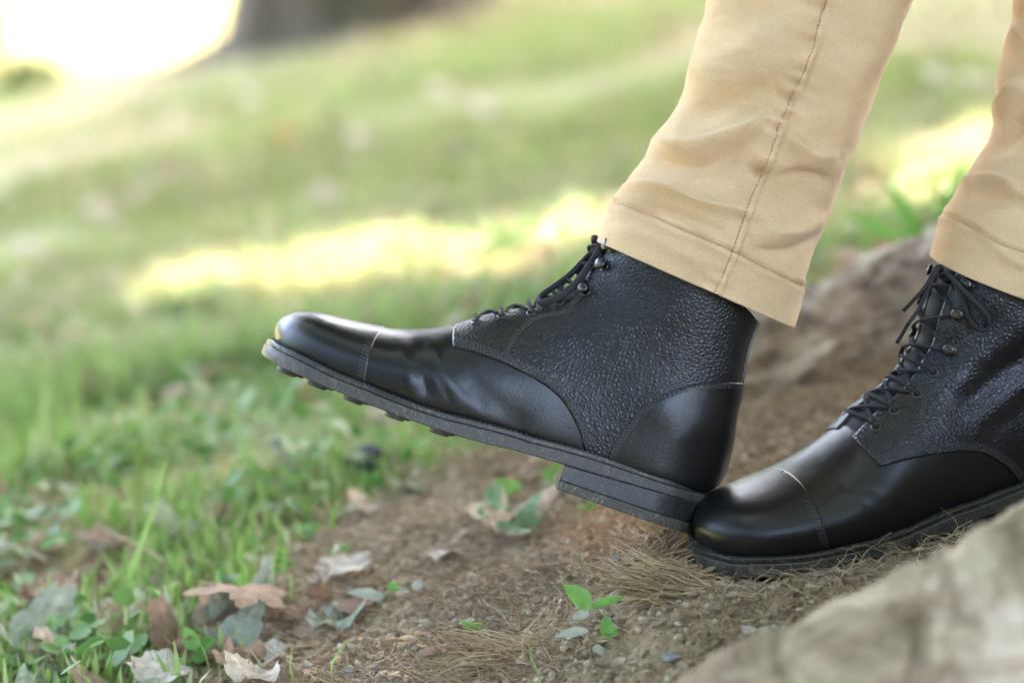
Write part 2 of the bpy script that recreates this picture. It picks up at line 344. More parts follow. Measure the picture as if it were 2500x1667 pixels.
    def stitches(name,rows,h,parent,length=.0018,wd=.00048,pitch=.0023):
        mb=MB()
        for path in rows:
            pl=loc(smoothpath(path,80) if len(path)>2 else path); pl=resample(pl,pitch)
            for sg in (1,-1):
                pp=[on(q,sg,h) for q in pl]
                for (a,na),(b,nb) in zip(pp[:-1],pp[1:]):
                    dd=b-a; L=np.linalg.norm(dd)
                    if L<.0008 or L>.006: continue
                    dd/=L; bb=np.cross(na,dd); cx=(a+b)/2; hl=min(length,L*.78)/2
                    pts=[]
                    for u_,wv,hv in ((-hl,wd*.6,-.0003),(0,wd,.0004),(hl,wd*.6,-.0003)):
                        pts+= [cx+dd*u_+bb*wv+na*(-.0004),cx+dd*u_+na*hv+na*.0001,cx+dd*u_-bb*wv+na*(-.0004)]
                    mb.add(pts,[[0,3,4,1],[1,4,5,2],[3,6,7,4],[4,7,8,5]])
        return mb.build(name,M_THR,parent,kind='stuff')
    def off(path,d):
        p=np.asarray(path,float); t=np.gradient(p,axis=0); t/=np.linalg.norm(t,axis=1)[:,None]; return p+np.stack([t[:,1],-t[:,0]],-1)*d
    stitches('stitching',[[q for q in off(T_EDGE[1:-1],sgn*o)] for sgn in (-1,) for o in (4,8.5,13,18)],.0016,cap)
    qrows=[off(Q_LOW[:-1],o) for o in (5,9.5,14,19)]
    front=[(1118,800),(1114,822),(1116,842)]
    for sg in (1,):
        stitches('stitching',[r for r in qrows]+[front,FACE1,off(FACE1,5),FACE2,off(FACE2,5),FACE3,off(FACE3,5),[(1117,834),(1150,838)]],.0025,quarters[1])
    stitches('stitching',[off(C_TOP[1:-1],o) for o in (4.5,9,13.5)],.0039,counter)
    # ---- sole
    bx=V0[:,-1,0]; bw=np.abs(lat[:,-1]); i0=np.argmax(sel) if sel.any() else NT
    op=np.stack([bx[:i0+1],bw[:i0+1]],-1); op=np.concatenate([[[op[0,0]+.0004,0]],op,[[loc((1728,1186))[0],0]]])
    op=resample(op,.0012); op=np.concatenate([op,[[op[-1,0],0]]])
    def outline(o,n=150):
        full=np.concatenate([op,op[::-1][1:]*[1,-1]]); t=np.roll(full,-2,0)-np.roll(full,2,0); t/=np.linalg.norm(t,axis=1)[:,None]+1e-12
        nrm=np.stack([t[:,1],-t[:,0]],-1); c=np.array([full[:,0].mean(),0]); 
        if ((full-c)*nrm).sum()<0: nrm=-nrm
        oo=o*(.6+.4*sstep(.04,.13,full[:,0])); q=(full+nrm*oo[:,None])[:len(op)]; q[0,1]=0;q[-1,1]=0; q[:,1]=np.maximum(q[:,1],0)
        tt=np.r_[0,np.cumsum(np.linalg.norm(np.diff(q,axis=0),axis=1))]; u=np.linspace(0,1,n); u=.5-.5*np.cos(np.pi*u)*(.35)-.5*(1-2*u)*.65+0; u=(u-u[0])/(u[-1]-u[0])
        return np.stack([np.interp(u*tt[-1],tt,q[:,k]) for k in (0,1)],-1)
    def slab(name,ol,zt,zb,mat,parent=root,e=.0006,M=10,cut=None):
        if cut is not None:
            k=ol[:,0]<cut; first=np.argmax(k); wq=np.interp(cut,ol[::-1,0],ol[::-1,1]) if False else ol[first,1]; ol=np.concatenate([[[cut,wq]],ol[k]])
        x=ol[:,0];hw=ol[:,1];sh=shift(x)*side; a=np.linspace(1,-1,M); rows=[]
        hi=np.maximum(hw-e,0)
        ZT=zt(x);ZB=zb(x)
        top=[np.stack([x,sh+hi*q,ZT],-1) for q in a]; bot=[np.stack([x,sh+hi*q,ZB],-1) for q in a[::-1]]
        sd=[np.stack([x,sh-hw,ZT-e],-1),np.stack([x,sh-hw,ZB+e],-1)]; sd2=[np.stack([x,sh+hw,ZB+e],-1),np.stack([x,sh+hw,ZT-e],-1)]
        G=np.stack(top+sd+bot+sd2,1); n,m=G.shape[:2]; F=gridfaces(n,m,True)[:,::-1]
        fs=[list(r) for r in F]+[list(range(m)),[(n-1)*m+j for j in range(m-1,-1,-1)]]
        return obj(name,mesh(name,G.reshape(-1,3),fs,True,35),mat,parent)
    wt=interpx(WELT_T); sb=interpx(SOLE_B); tl=interpx(TOPL); hb=interpx(HEELB)
    sbx=loc((1376,1127))[0]
    slab('welt',outline(.0056),lambda x:wt(x)-.0004,lambda x:wt(x)-.0040,M_WELT)
    slab('outsole',outline(.0064),lambda x:wt(x)-.0041,sb,M_SOLE)
    hx=loc((1366,1155))[0]
    slab('heel_stack',outline(.0061),lambda x:sb(x)-.0001,tl,M_STACK,cut=hx)
    slab('heel_top_piece',outline(.0066),lambda x:tl(x)-.0001,hb,M_TOP,cut=hx)
    # welt stitches on the rim
    mb=MB(); ol=resample(outline(.0034),.0034)
    for sg in (1,-1):
        for a in ol:
            if a[0]<.07: continue
            p=np.array([a[0],shift(a[0])*side+sg*a[1],wt(a[0])-.0002]); tube(mb,[p-[.0011,0,0],p+[0,0,.0003],p+[.0011,0,0]],[.0002,.00045,.0002],5)
    mb.build('welt_stitching',M_THR,root,kind='stuff')
    # studs
    olx=outline(.0045)
    for px in ((706,897),(780,929),(868,965),(968,1004),(1075,1041)):
        x=loc(px)[0]; z=sb(x); slope=(sb(x+.004)-sb(x-.004))/.008; hw=np.interp(-x,-olx[:,0],olx[:,1])
        for q in ((.72,0,-.72) if hw>.03 else (.45,-.45)):
            mb=MB(); n=np.array([-slope,0,1.]);n/=np.linalg.norm(n); c=np.array([x-.004*(1-abs(q)),shift(x)*side+hw*q,z]); r=.0072
            tube(mb,[c+n*.0008,c-n*.0028,c-n*.0034],[r,r*.93,r*.8],18,up=(1,0,0)); mb.build('stud',M_SOLE,root,sharp=40)
    # ---- eyelets, hooks, laces
    band=lambda idx:(np.abs(lf[idx])>.0185)&(np.abs(lf[idx])<.0215)&(sf[idx]>.5)
    EY=[(1164,776),(1228,762),(1295,747),(1359,728)]; HK=[(1414,694),(1458,646),(1492,606)]
    ey={sg:[on(loc(q),sg,.0022,band) for q in EY] for sg in (1,-1)}; hk={sg:[on(loc(q),sg,.0022,band) for q in HK] for sg in (1,-1)}
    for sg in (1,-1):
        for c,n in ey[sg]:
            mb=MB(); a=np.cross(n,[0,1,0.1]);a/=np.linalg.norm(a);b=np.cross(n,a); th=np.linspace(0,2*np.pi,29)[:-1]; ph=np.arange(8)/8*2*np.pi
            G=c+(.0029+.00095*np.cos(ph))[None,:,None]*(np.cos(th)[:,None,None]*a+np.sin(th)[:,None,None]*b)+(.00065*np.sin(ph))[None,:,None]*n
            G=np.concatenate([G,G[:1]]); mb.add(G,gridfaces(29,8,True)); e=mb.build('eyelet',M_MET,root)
            mb=MB(); ring=c+n*.0001+.0024*(np.cos(th)[:,None]*a+np.sin(th)[:,None]*b); mb.add(np.concatenate([ring,[c-n*.0001]]),None,[[28,i,(i+1)%28] for i in range(28)]); mb.build('eyelet_dark_disc',M_DARK,e)  # black disc fills the eyelet as the painted dark of its hole
        for c,n in hk[sg]:
            mb=MB(); up=(1,0,0)
            tube(mb,[c-n*.0006,c+n*.0004,c+n*.0006],[.0043,.0043,.0038],22,up=up); tube(mb,[c,c+n*.004],[.0017,.0017],12,up=up)
            th=np.linspace(0,np.pi,10); tube(mb,[c+n*(.0042-.0019*math.cos(t)) for t in th],[max(.0002,.0041*math.sin(t)) for t in th],22,up=up)
            mb.build('speed_hook',M_MET,root)
    laces=MB(); LR=.0016
    def up_at(p): # outward from the instep
        return None
    def lace(pts,n=24,r=LR,flat=.6): tube(laces,smoothpath(pts,n),r,8,flat)
    def nmid(i,j,sg_a=1):
        a=(ey[1]+hk[1])[i]; b=(ey[-1]+hk[-1])[j]; n=(a[1]+b[1]); return a,b,n/np.linalg.norm(n)
    fi=np.where((sf>.5)&(np.abs(lf)<.03))[0]
    def over(a,b,h,n=9):
        o_=[]
        for u_ in np.linspace(0,1,n):
            p=a*(1-u_)+b*u_; k=fi[np.argmin(((Vf[fi]-p-np.array([.001,0,.0015])*math.sin(math.pi*u_))**2).sum(1))]; o_.append(Vf[k]+Nf[k]*(.0022+h*math.sin(math.pi*u_)**.6))
        return o_
    for i in range(4):
        a,b,n=nmid(i,i); mid=(a[0]+b[0])/2
        lace([a[0]-a[1]*.003]+over(a[0],b[0],.0007)+[b[0]-b[1]*.003],36)
        if i<3:
            for u,v in ((i,i+1),(i+1,i)):
                a,b,n=nmid(u,v); q=over(a[0],b[0],-.0008 if u<v else .0004)[1:-1]; lace(q,24)
    for i in range(3,6):
        for u,v in ((i,i+1),(i+1,i)):
            a,b,n=nmid(u,v); lace([a[0]+a[1]*.0012]+over(a[0],b[0],.0012+(.0022 if u>v else 0))[1:-1]+[b[0]+b[1]*.0012],36)
    for i in range(4,7):
        a,b,n=nmid(i,i)
        for h_,o_ in ((a,b),(b,a)):
            dirn=h_[0]-o_[0]; dirn/=np.linalg.norm(dirn); lace([h_[0]-dirn*.005+h_[1]*.002,h_[0]+dirn*.0036+h_[1]*.0016,h_[0]+dirn*.001+h_[1]*.0018+np.array([.003,0,.003])],10)
    a,b,n=nmid(6,6); knot=(a[0]+b[0])/2+n*.007
    return dict(root=root,V=Vf,N=Nf,laces=laces,lace=lace,knot=knot,n=n,MW=MW,outline=outline,sb=sb,hb=hb,side=side,aglets=MB())
def to_world(B,p): M=B['MW']; return p@M[:3,:3].T+M[:3,3]
def to_local(B,p): M=np.linalg.inv(B['MW']); return np.asarray(p)@M[:3,:3].T+M[:3,3]
def px_surf(B,q,lift,fallback=None):
    if 'uv' not in B:
        Wv=to_world(B,B['V']); uv,d=proj(Wv); B['uv']=uv; B['dd']=d
    e=np.linalg.norm(B['uv']-np.asarray(q),axis=1); k=e<9
    d=(B['dd'][k].min() if k.any() else fallback)-lift
    return P(q[0],q[1],d)
# boot A: near side square to the lens, toe lifted
SA=.981; dA=D0*SA; ex=-cT*R_+sT*U_; ez=sT*R_+cT*U_; ey_=-F_; oA=P(P0[0],P0[1],dA)
mwA=Matrix([[*(SA*np.array([ex[i],ey_[i],ez[i]])),oA[i]] for i in range(3)]+[[0,0,0,1]])
FA=[([(985,868),(1004,928)],.0009,24),([(1052,858),(1085,905),(1130,962),(1200,1010)],.0010,32),([(1028,850),(1046,945)],-.0007,20),([(1122,900),(1180,970),(1260,1025)],-.0010,34),
    ([(1625,1000),(1660,1040)],.0028,62),([(1300,850),(1420,900)],-.0008,45),([(1500,800),(1650,760)],.0008,45),([(966,835),(985,890),(996,945)],-.0003,10),([(1010,838),(1030,900),(1050,950)],-.00032,11),([(1040,842),(1068,905),(1100,965)],-.00028,10),([(1088,870),(1130,940),(1180,985)],-.0003,11)]
BA=boot('black lace-up boot with its toe raised, heel touching the other boot\'s toe',mwA,1,0.,FA)
# boot B: flat on the soil, toe turned a little towards the lens
def rotB(y,p,r):
    return (Matrix.Rotation(y,3,'Z')@Matrix.Rotation(p,3,'Y')@Matrix.Rotation(r,3,'X'))
RB=np.array(rotB(math.radians(20.06),math.radians(7.32),math.radians(-1.44))); Q0=np.array([0.30316,.0,0]); 
Q0=np.r_[loc((674,812))[0],-shift(loc((674,812))[0]),loc((674,812))[1]]
AB=np.diag([-1.,-1,1])@RB; tB=np.array([.1187,-.0890,-.1068])-AB@Q0
mwB=Matrix([[*AB[i],tB[i]] for i in range(3)]+[[0,0,0,1]])
FB=[([(1400,838),(1500,818),(1680,800)],-.0034,40),([(1400,772),(1500,750),(1680,742)],.0026,42),([(1390,885),(1480,872),(1600,875)],.0018,36),([(1430,925),(1560,920),(1680,905)],-.0012,30),
    ([(1345,850),(1392,905)],-.0008,24),([(1405,725),(1520,700)],-.0012,30),([(1010,838),(1030,900),(1050,950)],-.0003,9),([(1050,850),(1080,910),(1110,965)],-.0003,9),([(1625,1000),(1660,1040)],.0025,62)]
BB=boot('black lace-up boot standing flat on the soil between two tree roots',mwB,-1,math.radians(-3.44),FB)
# bows and hanging lace ends
def wl(B,pts,n=40,r=.0017,flat=.6): tube(B['laces'],to_local(B,smoothpath(pts,n)),r,8,flat)
dl=.006
pa=[px_surf(BA,q,l,1.575) for q,l in (((1470,600),.004),((1440,622),.012),((1395,668),.014),((1345,705),.013),((1318,728),.010),((1322,739),.009),((1350,732),.008),((1392,705),.008),((1425,668),.007),((1452,628),.006),((1468,602),.005))]
wl(BA,pa,70,.0024,.7)
knotB=to_world(BB,BB['knot'])
for ends,ag in (([(2290,655),(2262,715),(2236,765),(2216,792)],[(2216,792),(2203,815),(2189,838)]),([(2288,650),(2265,690),(2240,722)],[(2240,722),(2222,742),(2205,759)])):
    d0=proj(knotB)[1]; pts=[P(*q,d0-.012) for q in ends]; wl(BB,[knotB]+pts,40)
    tube(BB['aglets'],to_local(BB,smoothpath([P(*q,d0-.012) for q in ag],10)),.0013,8)
pb=[px_surf(BB,q,l,1.53) for q,l in (((2312,668),.010),((2345,700),.011),((2385,740),.009),((2413,775),.006),((2414,798),.005),((2398,806),.005),((2372,790),.005),((2356,755),.006),((2343,715),.008),((2320,675),.009))]
wl(BB,[knotB]+pb+[knotB],80,.0019,.6)
for B in (BA,BB):
    k=B['knot']; B['lace']([k+[.003,.006,0],k+[.004,0,.003],k+[.001,-.006,.001],k+[-.002,0,-.003],k+[.003,.006,0]],20,.0026,.9)
    lo=B['laces'].build('lace',M_LACE,B['root'])
    if B['aglets'].n: B['aglets'].build('aglet',M_DARK,lo)
# ------------------------------------------------------------------ person: legs inside beige trousers
def twill():
    m,nt,b=NM('beige_cotton_twill'); o=objco(nt)
    n1=noise(nt,26,4,.6,o); n2=noise(nt,1100,2,.5,o)
    c=ramp(nt,n1,[(.3,(.59,.405,.225)),(.7,(.67,.475,.28))]); c2=ramp(nt,n2,[(.3,(.86,.86,.86)),(.7,(1.06,1.06,1.06))])
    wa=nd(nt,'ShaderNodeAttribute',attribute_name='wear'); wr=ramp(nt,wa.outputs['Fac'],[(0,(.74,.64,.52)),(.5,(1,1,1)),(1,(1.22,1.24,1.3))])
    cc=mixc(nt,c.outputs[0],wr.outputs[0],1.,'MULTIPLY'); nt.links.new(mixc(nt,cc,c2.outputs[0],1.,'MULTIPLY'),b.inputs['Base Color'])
    b.inputs['Roughness'].default_value=.9; b.inputs['Specular IOR Level'].default_value=.15; b.inputs['Sheen Weight'].default_value=.15
    mp=nd(nt,'ShaderNodeMapping'); mp.inputs['Rotation'].default_value=(0,.5,0); nt.links.new(o,mp.inputs[0])
    wv=nd(nt,'ShaderNodeTexWave',Scale=240.,Distortion=.6); nt.links.new(mp.outputs[0],wv.inputs['Vector'])
    p=bump(nt,b,wv.outputs['Fac'],.22,.0006); p=bump(nt,b,n2,.15,.0005,p); bump(nt,b,noise(nt,90,4,.6,o),.25,.0015,p)
    return m
M_TW=twill(); M_TT=simple('tan_thread',(.45,.30,.145),.8)
LA=[((1458,590),(1937,800)),((1468,565),(1950,762)),((1486,518),(1968,705)),((1499,486),(1985,650)),((1525,450),(2003,595)),((1557,408),(2025,530)),((1593,350),(2048,460)),((1625,298),(2075,392)),((1667,235),(2105,305)),((1690,165),(2140,210)),((1703,104),(2178,122)),((1714,52),(2205,65)),((1719,0),(2234,0)),((1735,-100),(2290,-115)),((1800,-400),(2400,-440)),((1950,-900),(2570,-950)),((2200,-1600),(2900,-1650)),((2330,-2100),(3060,-2150))]
LB=[((2273,622),(2790,800)),((2289,570),(2810,740)),((2302,528),(2825,690)),((2318,502),(2835,655)),((2347,465),(2845,610)),((2373,424),(2855,560)),((2394,371),(2865,500)),((2415,335),(2872,450)),((2424,298),(2880,400)),((2428,246),(2895,330)),((2438,183),(2915,250)),((2451,146),(2930,200)),((2469,78),(2955,120)),((2474,0),(2985,20)),((2500,-150),(3040,-150)),((2530,-500),(3100,-530)),((2520,-950),(3150,-1000)),((2450,-1600),(3180,-1650)),((2400,-2100),(3140,-2150))]
def shaft_depth(B,y0,y1,x0,x1):
    uv,d=proj(to_world(B,B['V'])); k=(uv[:,1]>y0)&(uv[:,1]<y1)&(uv[:,0]>x0)&(uv[:,0]<x1); return (d[k].min()+d[k].max())/2,(d[k].max()-d[k].min())/2
SDA=shaft_depth(BA,480,680,1480,1850); SDB=shaft_depth(BB,560,720,2290,2700); print('shaft depth',SDA,SDB)
def trouser_leg(ST,depth,dh,folds,seam,hem,parent,label,expr,puck,sag=0.):
    L=np.array([s[0] for s in ST],float);Rr=np.array([s[1] for s in ST],float); mid=(L+Rr)/2
    t=np.r_[0,np.cumsum(np.linalg.norm(np.diff(mid,axis=0),axis=1))]
    tv=np.concatenate([np.linspace(0,950,250),np.linspace(950,t[-1],50)[1:]])
    Li=spline(t,L,tv);Ri=spline(t,Rr,tv); dc=np.interp(tv,t,np.linspace(depth[0],depth[1],len(t))**1.0); dc=np.interp(tv,[0,t[-1]],depth); hd=np.interp(tv,[0,300,900,1700,t[-1]],dh)
    m=260; a=np.arange(m)/m*2*np.pi; ca,sa=np.cos(a),np.sin(a)
    n_l=2.15; V=np.zeros((len(tv),m,3))
    for i in range(len(tv)):
        e=np.where((ca>0),expr(tv[i]),n_l); x=np.sign(ca)*np.abs(ca)**(2/e); y=np.sign(sa)*np.abs(sa)**(2/e)
        c=(Li[i]+Ri[i])/2; h=(Ri[i]-Li[i])/2; q=c+x[:,None]*h; q[:,1]+=sag*np.clip(y,0,1)*math.exp(-tv[i]/160)
        d=dc[i]-y*hd[i]
        V[i]=C_+F_*d[:,None]+R_*((q[:,0]-1250)*d/FPX)[:,None]+U_*((833.5-q[:,1])*d/FPX)[:,None]
    uv,dd=proj(V); near=np.clip(sa+.25,0,1)[None,:]
    di=np.gradient(V,axis=0); dj=np.roll(V,-1,1)-np.roll(V,1,1); N=np.cross(di,dj); N/=np.linalg.norm(N,axis=-1)[...,None]
    if ((V-V.mean(1,keepdims=True))*N).sum()<0: N=-N
    
    disp=np.zeros(V.shape[:2])
    wob=uv+np.stack([fbm(V*14,2)*14,fbm(V*14+9,2)*14],-1)
    for pts,amp,s1,s2 in folds:
        pts=smoothpath(pts,14) if len(pts)>2 else np.asarray(pts,float); best=np.full(uv.shape[:2],1e9); sg=np.zeros(uv.shape[:2]); along=np.zeros(uv.shape[:2])
        for k,(p,q) in enumerate(zip(pts[:-1],pts[1:])):
            ab=q-p; tt=np.clip(((wob-p)@ab)/(ab@ab),0,1); v=wob-p-tt[...,None]*ab; d=np.linalg.norm(v,axis=-1); c=np.sign(ab[0]*v[...,1]-ab[1]*v[...,0]); u=d<best
            best=np.where(u,d,best); sg=np.where(u,c,sg); along=np.where(u,(k+tt)/(len(pts)-1),along)
        sig=np.where(sg>0,s2*.8,s1*.65); taper=np.clip(np.sin(np.pi*np.clip(along*.9+.05,0,1))*1.6,.1,1)
        disp+=2.4*amp*np.exp(-(best/sig)**2)*taper*near
    fade=sstep(0,90,tv)[:,None]
    disp+=(.0022*fbm(V*np.array([9,9,22.]),3)+.0014*fbm(V*np.array([30,30,60.])+5,3))*(.35+.65*fade)
    wear=np.full(V.shape[:2],.5)
    if seam is not None:
        sp=smoothpath(seam,160); d=np.full(uv.shape[:2],1e9); sg=np.zeros(uv.shape[:2]); al=np.zeros(uv.shape[:2]); acc=0
        for p,q in zip(sp[:-1],sp[1:]):
            ab=q-p; L_=np.linalg.norm(ab); tt=np.clip(((uv-p)@ab)/(ab@ab),0,1); v=uv-p-tt[...,None]*ab; dn=np.linalg.norm(v,axis=-1); c=np.sign(ab[0]*v[...,1]-ab[1]*v[...,0]); u=dn<d
            d=np.where(u,dn,d); sg=np.where(u,c,sg); al=np.where(u,acc+tt*L_,al); acc+=L_
        nr=(sa>0)[None,:]; side=np.where(sg<0,1,0)      # camera-left of the seam
        band=np.where((sg*puck<0),sstep(22,16,d),sstep(3,0,d)); disp+=.0009*band*nr
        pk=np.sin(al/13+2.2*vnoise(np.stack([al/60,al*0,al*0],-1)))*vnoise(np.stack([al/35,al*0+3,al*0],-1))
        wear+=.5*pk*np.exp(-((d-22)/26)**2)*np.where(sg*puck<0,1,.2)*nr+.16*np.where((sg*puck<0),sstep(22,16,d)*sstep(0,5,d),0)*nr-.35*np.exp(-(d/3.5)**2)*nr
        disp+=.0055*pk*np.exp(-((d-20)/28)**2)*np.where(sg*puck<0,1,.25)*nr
    hp=smoothpath(hem,60); dh_=np.full(uv.shape[:2],1e9)
    for p,q in zip(hp[:-1],hp[1:]):
        ab=q-p; tt=np.clip(((uv-p)@ab)/(ab@ab),0,1); dh_=np.minimum(dh_,np.linalg.norm(uv-p-tt[...,None]*ab,axis=-1))
    disp-=.0010*np.exp(-(dh_/5)**2)*(sa>0)[None]; disp+=.0007*np.exp(-((dh_-12)/8)**2)*(sa>0)[None]
    hl=sstep(112,98,tv)[:,None]; disp+=.0005*hl
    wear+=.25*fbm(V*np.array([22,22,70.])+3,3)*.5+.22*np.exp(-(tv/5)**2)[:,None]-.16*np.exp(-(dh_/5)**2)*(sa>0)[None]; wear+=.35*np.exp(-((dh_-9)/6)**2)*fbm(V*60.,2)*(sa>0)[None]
    V=V+N*disp[...,None]
    # hem lip and inner return
    inn=[V[0]-N[0]*.0009+(V[0]-V[1])*.25, V[0]-N[0]*.0019, V[18]-N[18]*.0021]
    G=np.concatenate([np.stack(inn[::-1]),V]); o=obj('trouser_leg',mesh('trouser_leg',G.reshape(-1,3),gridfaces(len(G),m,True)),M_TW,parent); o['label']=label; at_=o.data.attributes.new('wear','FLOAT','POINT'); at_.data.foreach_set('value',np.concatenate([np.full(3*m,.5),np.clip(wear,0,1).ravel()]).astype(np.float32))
    uv,dd=proj(V); k=(sa>-.1); uvn=uv[:,k].reshape(-1,2); Vn=V[:,k].reshape(-1,3); Nn=N[:,k].reshape(-1,3)
    def at(q,h):
        d=((uvn-q)**2).sum(1); i=np.argpartition(d,5)[:5]; w_=1/(d[i]+.2); w_/=w_.sum(); n=(Nn[i]*w_[:,None]).sum(0); n/=np.linalg.norm(n); return (Vn[i]*w_[:,None]).sum(0)+n*h,n
    def row(mb,path,step=11.,l=.78,r=.00042):
        q=resample(smoothpath(path,120),step); pp=[at(x,.0001) for x in q]
        for (A,na),(B,nb) in zip(pp[:-1],pp[1:]):
            c=(A+B)/2; h=(B-A)*l/2; tube(mb,[c-h-na*.0002,c+na*.0003,c+h-na*.0002],[r*.6,r,r*.6],5)
    mb=MB(); row(mb,hem); mb.build('hem_stitching',M_TT,o,kind='stuff')
    if seam is not None:
        mb=MB(); p=np.asarray(seam,float)
        row(mb,p+np.array([-14*puck,-5]),10.,.8,.0006); 
        q=resample(smoothpath(p,160),5.); mb.build('side_seam',M_TT,o,kind='stuff')
    return o,(Li+Ri)/2,tv
# body: one skinned mesh of pelvis and legs, inside the cloth
def body():
    hip=P(2680,-2300,1.66); kA=P(2230,-900,1.58); aA=to_world(BA,np.array([.055,0,.15])); tA=to_world(BA,np.array([.12,0,.065])); kB=P(2830,-900,1.66); aB=to_world(BB,np.array([.055,0,.15])); tB_=to_world(BB,np.array([.12,.0,.065]))
    hA=P(2600,-2150,1.60); hB=P(2790,-2150,1.72); top=P(2740,-2750,1.66)
    pts=[hip,hA,kA,aA,tA,hB,kB,aB,tB_,top]; ed=[(0,1),(1,2),(2,3),(3,4),(0,5),(5,6),(6,7),(7,8),(0,9)]; rad=[.11,.075,.05,.026,.018,.075,.05,.026,.018,.10]
    me=bpy.data.meshes.new('person'); me.from_pydata([list(map(float,p)) for p in pts],ed,[]); o=obj('person',me,simple('skin',(.5,.33,.25),.6))
    m=o.modifiers.new('skin','SKIN'); m.use_smooth_shade=True
    for v,r in zip(me.skin_vertices[0].data,rad): v.radius=(r,r)
    me.skin_vertices[0].data[0].use_root=True; o.modifiers.new('sub','SUBSURF').render_levels=2
    return o
person=body(); person['label']='person in beige trousers leaning back, one foot set forward toe up'; person['category']='person'
hemA=[(1497,494),(1557,512.6),(1635,546.5),(1714,580.5),(1797.5,617),(1870.7,654),(1923,680),(1967.5,703.5)]
seamA=[(1757,722),(1803,617),(1844.6,497),(1891.6,387),(1923,298),(1965,204),(2001.5,104.6),(2035.5,0),(2070,-100)]
FDA=[([(1585,350),(1660,352),(1760,330),(1880,285)],.0042,16,34),([(1600,385),(1700,400),(1830,350)],-.0026,26,30),([(1515,458),(1590,452),(1700,478),(1820,500)],.0030,14,26),([(1530,500),(1640,520),(1780,560)],-.0012,20,20),
 ([(1640,290),(1740,260),(1900,200)],-.0022,40,40),([(1640,200),(1780,150),(1900,60)],.0020,60,60),([(1930,330),(1990,375),(2060,380)],.0030,22,34),([(1900,440),(1980,430),(2040,455)],-.0024,26,26),([(1860,560),(1930,560),(2020,520)],.0026,22,30),([(1840,600),(1920,610),(2000,575)],-.0018,18,18),([(1500,560),(1620,600),(1740,650)],.0010,24,24)]
legA,_,_=trouser_leg(LA,(SDA[0],1.62),[SDA[1]+.009,SDA[1]+.012,.062,.078,.088],FDA,seamA,hemA,person,'beige trouser leg with puckered side seam above the raised boot',lambda tv:2.3+1.5*float(sstep(250,480,np.array(tv))),1)
hemB=[(2305,523),(2367.6,554),(2420,586),(2500,614.5),(2600,650),(2700,690)]
FDB=[([(2415,300),(2450,250),(2500,190)],.0035,16,30),([(2395,372),(2440,350),(2500,290)],-.0030,22,30),([(2350,462),(2420,440),(2500,450)],.0038,16,34),([(2370,500),(2440,490),(2520,500)],-.0020,24,24),([(2440,620),(2500,650),(2560,660)],.0016,16,24),([(2430,120),(2500,60)],.003,30,40)]
legB,_,_=trouser_leg(LB,(SDB[0],1.68),[SDB[1]+.009,SDB[1]+.010,.062,.078,.088],FDB,None,hemB,person,'creased beige trouser leg above the boot standing flat',lambda tv:2.2,1,30.)
mb=MB(); tube(mb,[P(2700,-2050,1.66),P(2700,-2300,1.66),P(2730,-2600,1.66),P(2745,-2800,1.66)],[.20,.19,.175,.165],40,up=F_,flat=.7); mb.build('trouser_seat',M_TW,person)
# ------------------------------------------------------------------ ground
solB=BB['outline'](.0064); 
_x=np.array([.05,.24]); _c=np.stack([_x,-shift(_x),BB['sb'](_x)],-1); _c[0,2]=BB['hb'](.05); _cw=to_world(BB,_c)   # two contact points of the flat sole
_sb=solB[::5]; _ol=np.concatenate([_sb,_sb[::-1]*[1,-1]]); _olw=to_world(BB,np.stack([_ol[:,0],_ol[:,1]-shift(_ol[:,0]),_ol[:,0]*0],-1))[:,:2]
def soleplane(x,y):
    d=_cw[1]-_cw[0]; t=((x-_cw[0][0])*d[0]+(y-_cw[0][1])*d[1])/(d[0]**2+d[1]**2); return _cw[0][2]+np.clip(t,-.4,1.5)*d[2]
def base_h(x,y):
    x=np.asarray(x,float);y=np.asarray(y,float)
    z=-.176+.19*np.clip(x,-40,1.2)+.10*np.clip(y,-.6,.35)
    z=z+.05*np.exp(-((x-.15)/.12)**2-((y+.08)/.12)**2)+.03*np.exp(-((x-.5)/.25)**2-((y-.1)/.3)**2)
    return z
def terrain(x,y,fine=True):
    z=base_h(x,y); x=np.asarray(x,float); y=np.asarray(y,float)
    z=z+.012*fbm2(x,y,3.,2)*sstep(.05,.5,np.abs(y))+.004*fbm2(x,y,14.,3,5.)
    if fine: 
        r=np.hypot(x,y); k=1-sstep(.8,1.6,r); z=z+k*(.0035*np.abs(fbm2(x,y,60.,3,2.))+.002*fbm2(x,y,190.,2,7.))
    f=np.full(x.shape,-1.); k_=(x>_olw[:,0].min()-.06)&(x<_olw[:,0].max()+.06)&(y>_olw[:,1].min()-.06)&(y<_olw[:,1].max()+.06)
    if k_.any(): f[k_]=sdpoly(np.stack([x[k_],y[k_]],-1),_olw)
    w_=sstep(-.035,.0,f); z=z*(1-w_)+(soleplane(x,y)-.0065)*w_
    return z
def hit(px,py,extra=0.):
    d=np.linspace(1.0,40,6000); p=C_+F_*d[:,None]+R_*((px-1250)*d/FPX)[:,None]+U_*((833.5-py)*d/FPX)[:,None]
    z=terrain(p[:,0],p[:,1],False)+extra; k=np.argmax(p[:,2]<z)
    if not (p[:,2]<z).any(): return p[-1]
    a=p[k-1,2]-z[k-1]; b=z[k]-p[k,2]; q=p[k-1]+(p[k]-p[k-1])*a/(a+b+1e-12); return q
def hits(l): return np.array([hit(*q)[:2] for q in l])
def axis(lo,hi,fl,fh,step,g=1.055):
    a=list(np.arange(fl,fh,step)); s=step; x=fh
    while x<hi: a.append(x); s*=g; x+=s
    s=step; x=fl-step; pre=[]
    while x>lo: pre.append(x); s*=g; x-=s
    return np.array(pre[::-1]+a)
gx=axis(-70,60,-.42,.46,.0027); gy=axis(-12,130,-.28,.30,.0027)
X,Y=np.meshgrid(gx,gy); Z=terrain(X,Y)
